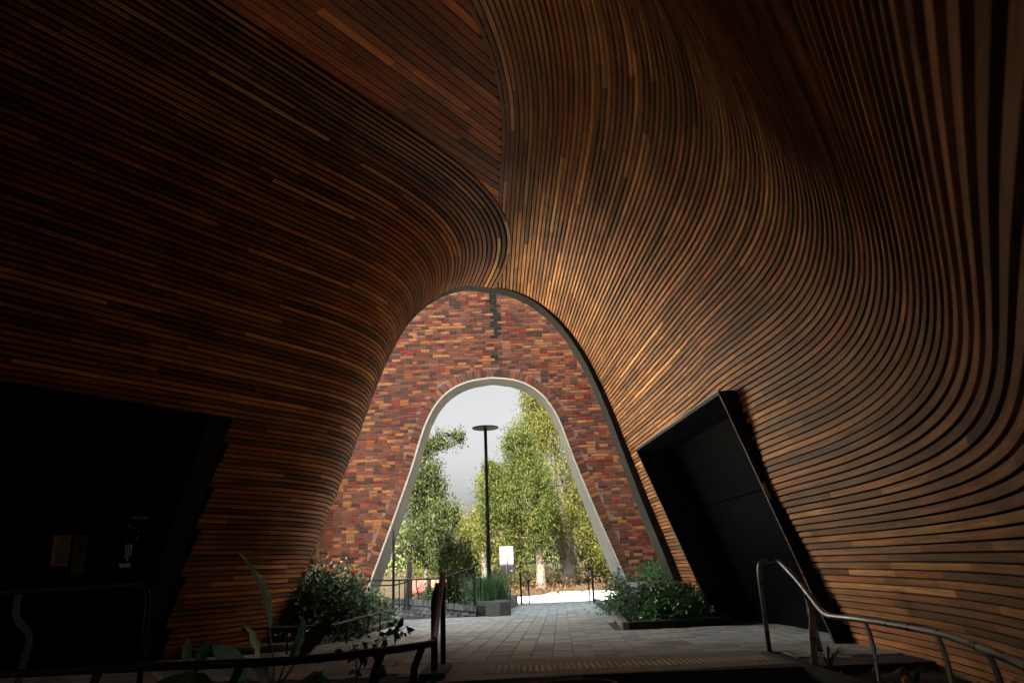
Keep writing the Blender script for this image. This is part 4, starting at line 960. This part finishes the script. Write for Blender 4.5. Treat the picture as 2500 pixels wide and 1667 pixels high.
tree('gum_tree', 'paler gum tree behind and left of the lamp post', (-2.6, 56, OZ),
     [(spl([(-2.6, 56, OZ - .2), (-2.7, 56, 2), (-2.2, 56, 5)], 4), list(np.linspace(.3, .06, 9)))],
     cl(60, -1.6, 56, 3.6, 2.1, 2, 3.0, .38, 1.2) + cl(16, -1.7, 56, 7.2, 1.1, 1, .7, .30, 1), 18000, .24, G2, (.12, .10, .075))
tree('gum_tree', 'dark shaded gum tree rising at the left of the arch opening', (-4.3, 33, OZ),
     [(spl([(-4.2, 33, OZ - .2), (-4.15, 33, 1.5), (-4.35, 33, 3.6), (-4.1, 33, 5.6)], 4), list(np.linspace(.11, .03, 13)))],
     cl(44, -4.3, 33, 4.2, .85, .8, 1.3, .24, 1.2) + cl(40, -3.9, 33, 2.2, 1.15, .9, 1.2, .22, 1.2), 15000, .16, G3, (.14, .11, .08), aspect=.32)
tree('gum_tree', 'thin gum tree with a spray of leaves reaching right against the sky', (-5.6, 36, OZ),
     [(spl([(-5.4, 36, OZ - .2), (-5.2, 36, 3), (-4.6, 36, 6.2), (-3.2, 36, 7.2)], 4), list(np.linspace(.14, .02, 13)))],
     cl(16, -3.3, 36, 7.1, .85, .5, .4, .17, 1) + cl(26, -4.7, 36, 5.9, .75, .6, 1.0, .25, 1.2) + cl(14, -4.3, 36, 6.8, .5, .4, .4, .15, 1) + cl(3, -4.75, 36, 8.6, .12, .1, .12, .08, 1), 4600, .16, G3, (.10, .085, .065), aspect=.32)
tree('young_tree', 'young bushy tree with dark stems behind the curved brick wall', (-2.9, 29, OZ),
     [(spl([(-2.9 + dx, 29, OZ - .1), (-2.9 + dx * 1.5, 29, 1), (-2.9 + dx * 3, 29, 2.2)], 4), list(np.linspace(.035, .01, 9))) for dx in (-.3, -.12, .05, .2)],
     cl(22, -3.4, 29, 2.0, .9, .8, .9, .22, 1.3) + cl(18, -2.6, 29, 1.2, 1.0, .8, .7, .18, 1.2) + cl(10, -2.9, 29, 2.9, .5, .5, .5, .14, 1.2), 6500, .15, G3, (.08, .06, .04), aspect=.3)
tree('paperbark_tree', 'paperbark tree at the far right seen past the arch edge', (7.2, 55, OZ),
     [(spl([(7.0, 55, OZ - .2), (6.8, 55, 3), (6.6, 55, 7)], 4), list(np.linspace(.35, .08, 9)))],
     cl(60, 6.4, 55, 4.4, 2.2, 2, 4.2, .45, 1.7), 18000, .24, G2, (.15, .125, .095))
tree('gum_tree', 'gum tree filling the far left gap low behind the railing', (-7.0, 58, OZ),
     [(spl([(-7, 58, OZ - .2), (-7, 58, 2), (-6.6, 58, 4.5)], 4), list(np.linspace(.3, .06, 9)))],
     cl(60, -6.2, 58, 2.9, 2.8, 2, 2.4, .4, 1.2), 16000, .24, G2, (.12, .10, .08))
# far belt of trees closing the park
C = []
for x in np.arange(-60, 70, 3.0): C += cl(9, x, 95 + rng.uniform(-6, 6), 3.2 + rng.uniform(-.5, 1.5), 2.4, 2, 3.2, .8, 1.2)
e = leaves([c[:3] for c in C], [c[3] for c in C], 26000, .55, [(.07, .085, .03), (.09, .10, .04), (.05, .065, .025)], None, 'far_trees', M['leaf'], droop=.4, aspect=.4); tag(e, 'distant belt of trees closing the park behind the path', 'trees', kind='stuff')
C = []
for x in np.arange(-8, 10, .55): C += cl(4, x, 57 + rng.uniform(-2, 3), OUTZ + .75, .6, .6, .8, .32, 1.1)
u_ = leaves([c[:3] for c in C], [c[3] for c in C], 16000, .18, G2 + G3, None, 'understorey', M['leaf'], droop=.3, aspect=.35); tag(u_, 'low green understorey under the paperbark trees', 'bushes', kind='stuff')
# fence far behind
fe = empty('fence', (1, 62, OZ)); tag(fe, 'dark open bar fence running behind the tree trunks', 'fence')
for x in np.arange(-9, 13, 1.5): MB().box((x - .03, 62, OZ - .2), (x + .03, 62.06, OZ + 1.75)).build('post', M['steel'], fe)
for z in (.35, 1.0, 1.6): MB().box((-9, 62.01, OZ + z), (12, 62.05, OZ + z + .05)).build('rail', M['steel'], fe)
br = empty('barrier', (-4.6, 38, OZ)); tag(br, 'low red and orange panel glimpsed beyond the railing on the left', 'barrier')
MB().box((-5.6, 38, OZ + .25), (-4.6, 38.05, OZ + 1.05)).build('panel', mat('red_panel', (.12, .022, .012), .6), br); MB().box((-4.55, 38, OZ + .25), (-3.6, 38.05, OZ + .95)).build('panel', mat('orange_panel', (.16, .07, .03), .6), br)
for x in (-5.5, -4.58, -3.7): MB().box((x - .03, 38.06, OZ - .1), (x + .03, 38.1, OZ + 1.0)).build('post', M['sign'], br)
# litter on the path edges
n = 900; P = np.stack([rng.uniform(-3, 9, n), rng.uniform(36, 52, n), np.full(n, OZ + .03)], 1)
o = leaves(P, [.3] * n, 5000, .16, [(.05, .027, .011), (.03, .016, .007), (.075, .046, .02)], None, 'fallen_leaves', M['leaf'], droop=-.1, aspect=.5); tag(o, 'fallen brown leaves on the ground under the trees', 'leaves', kind='stuff')
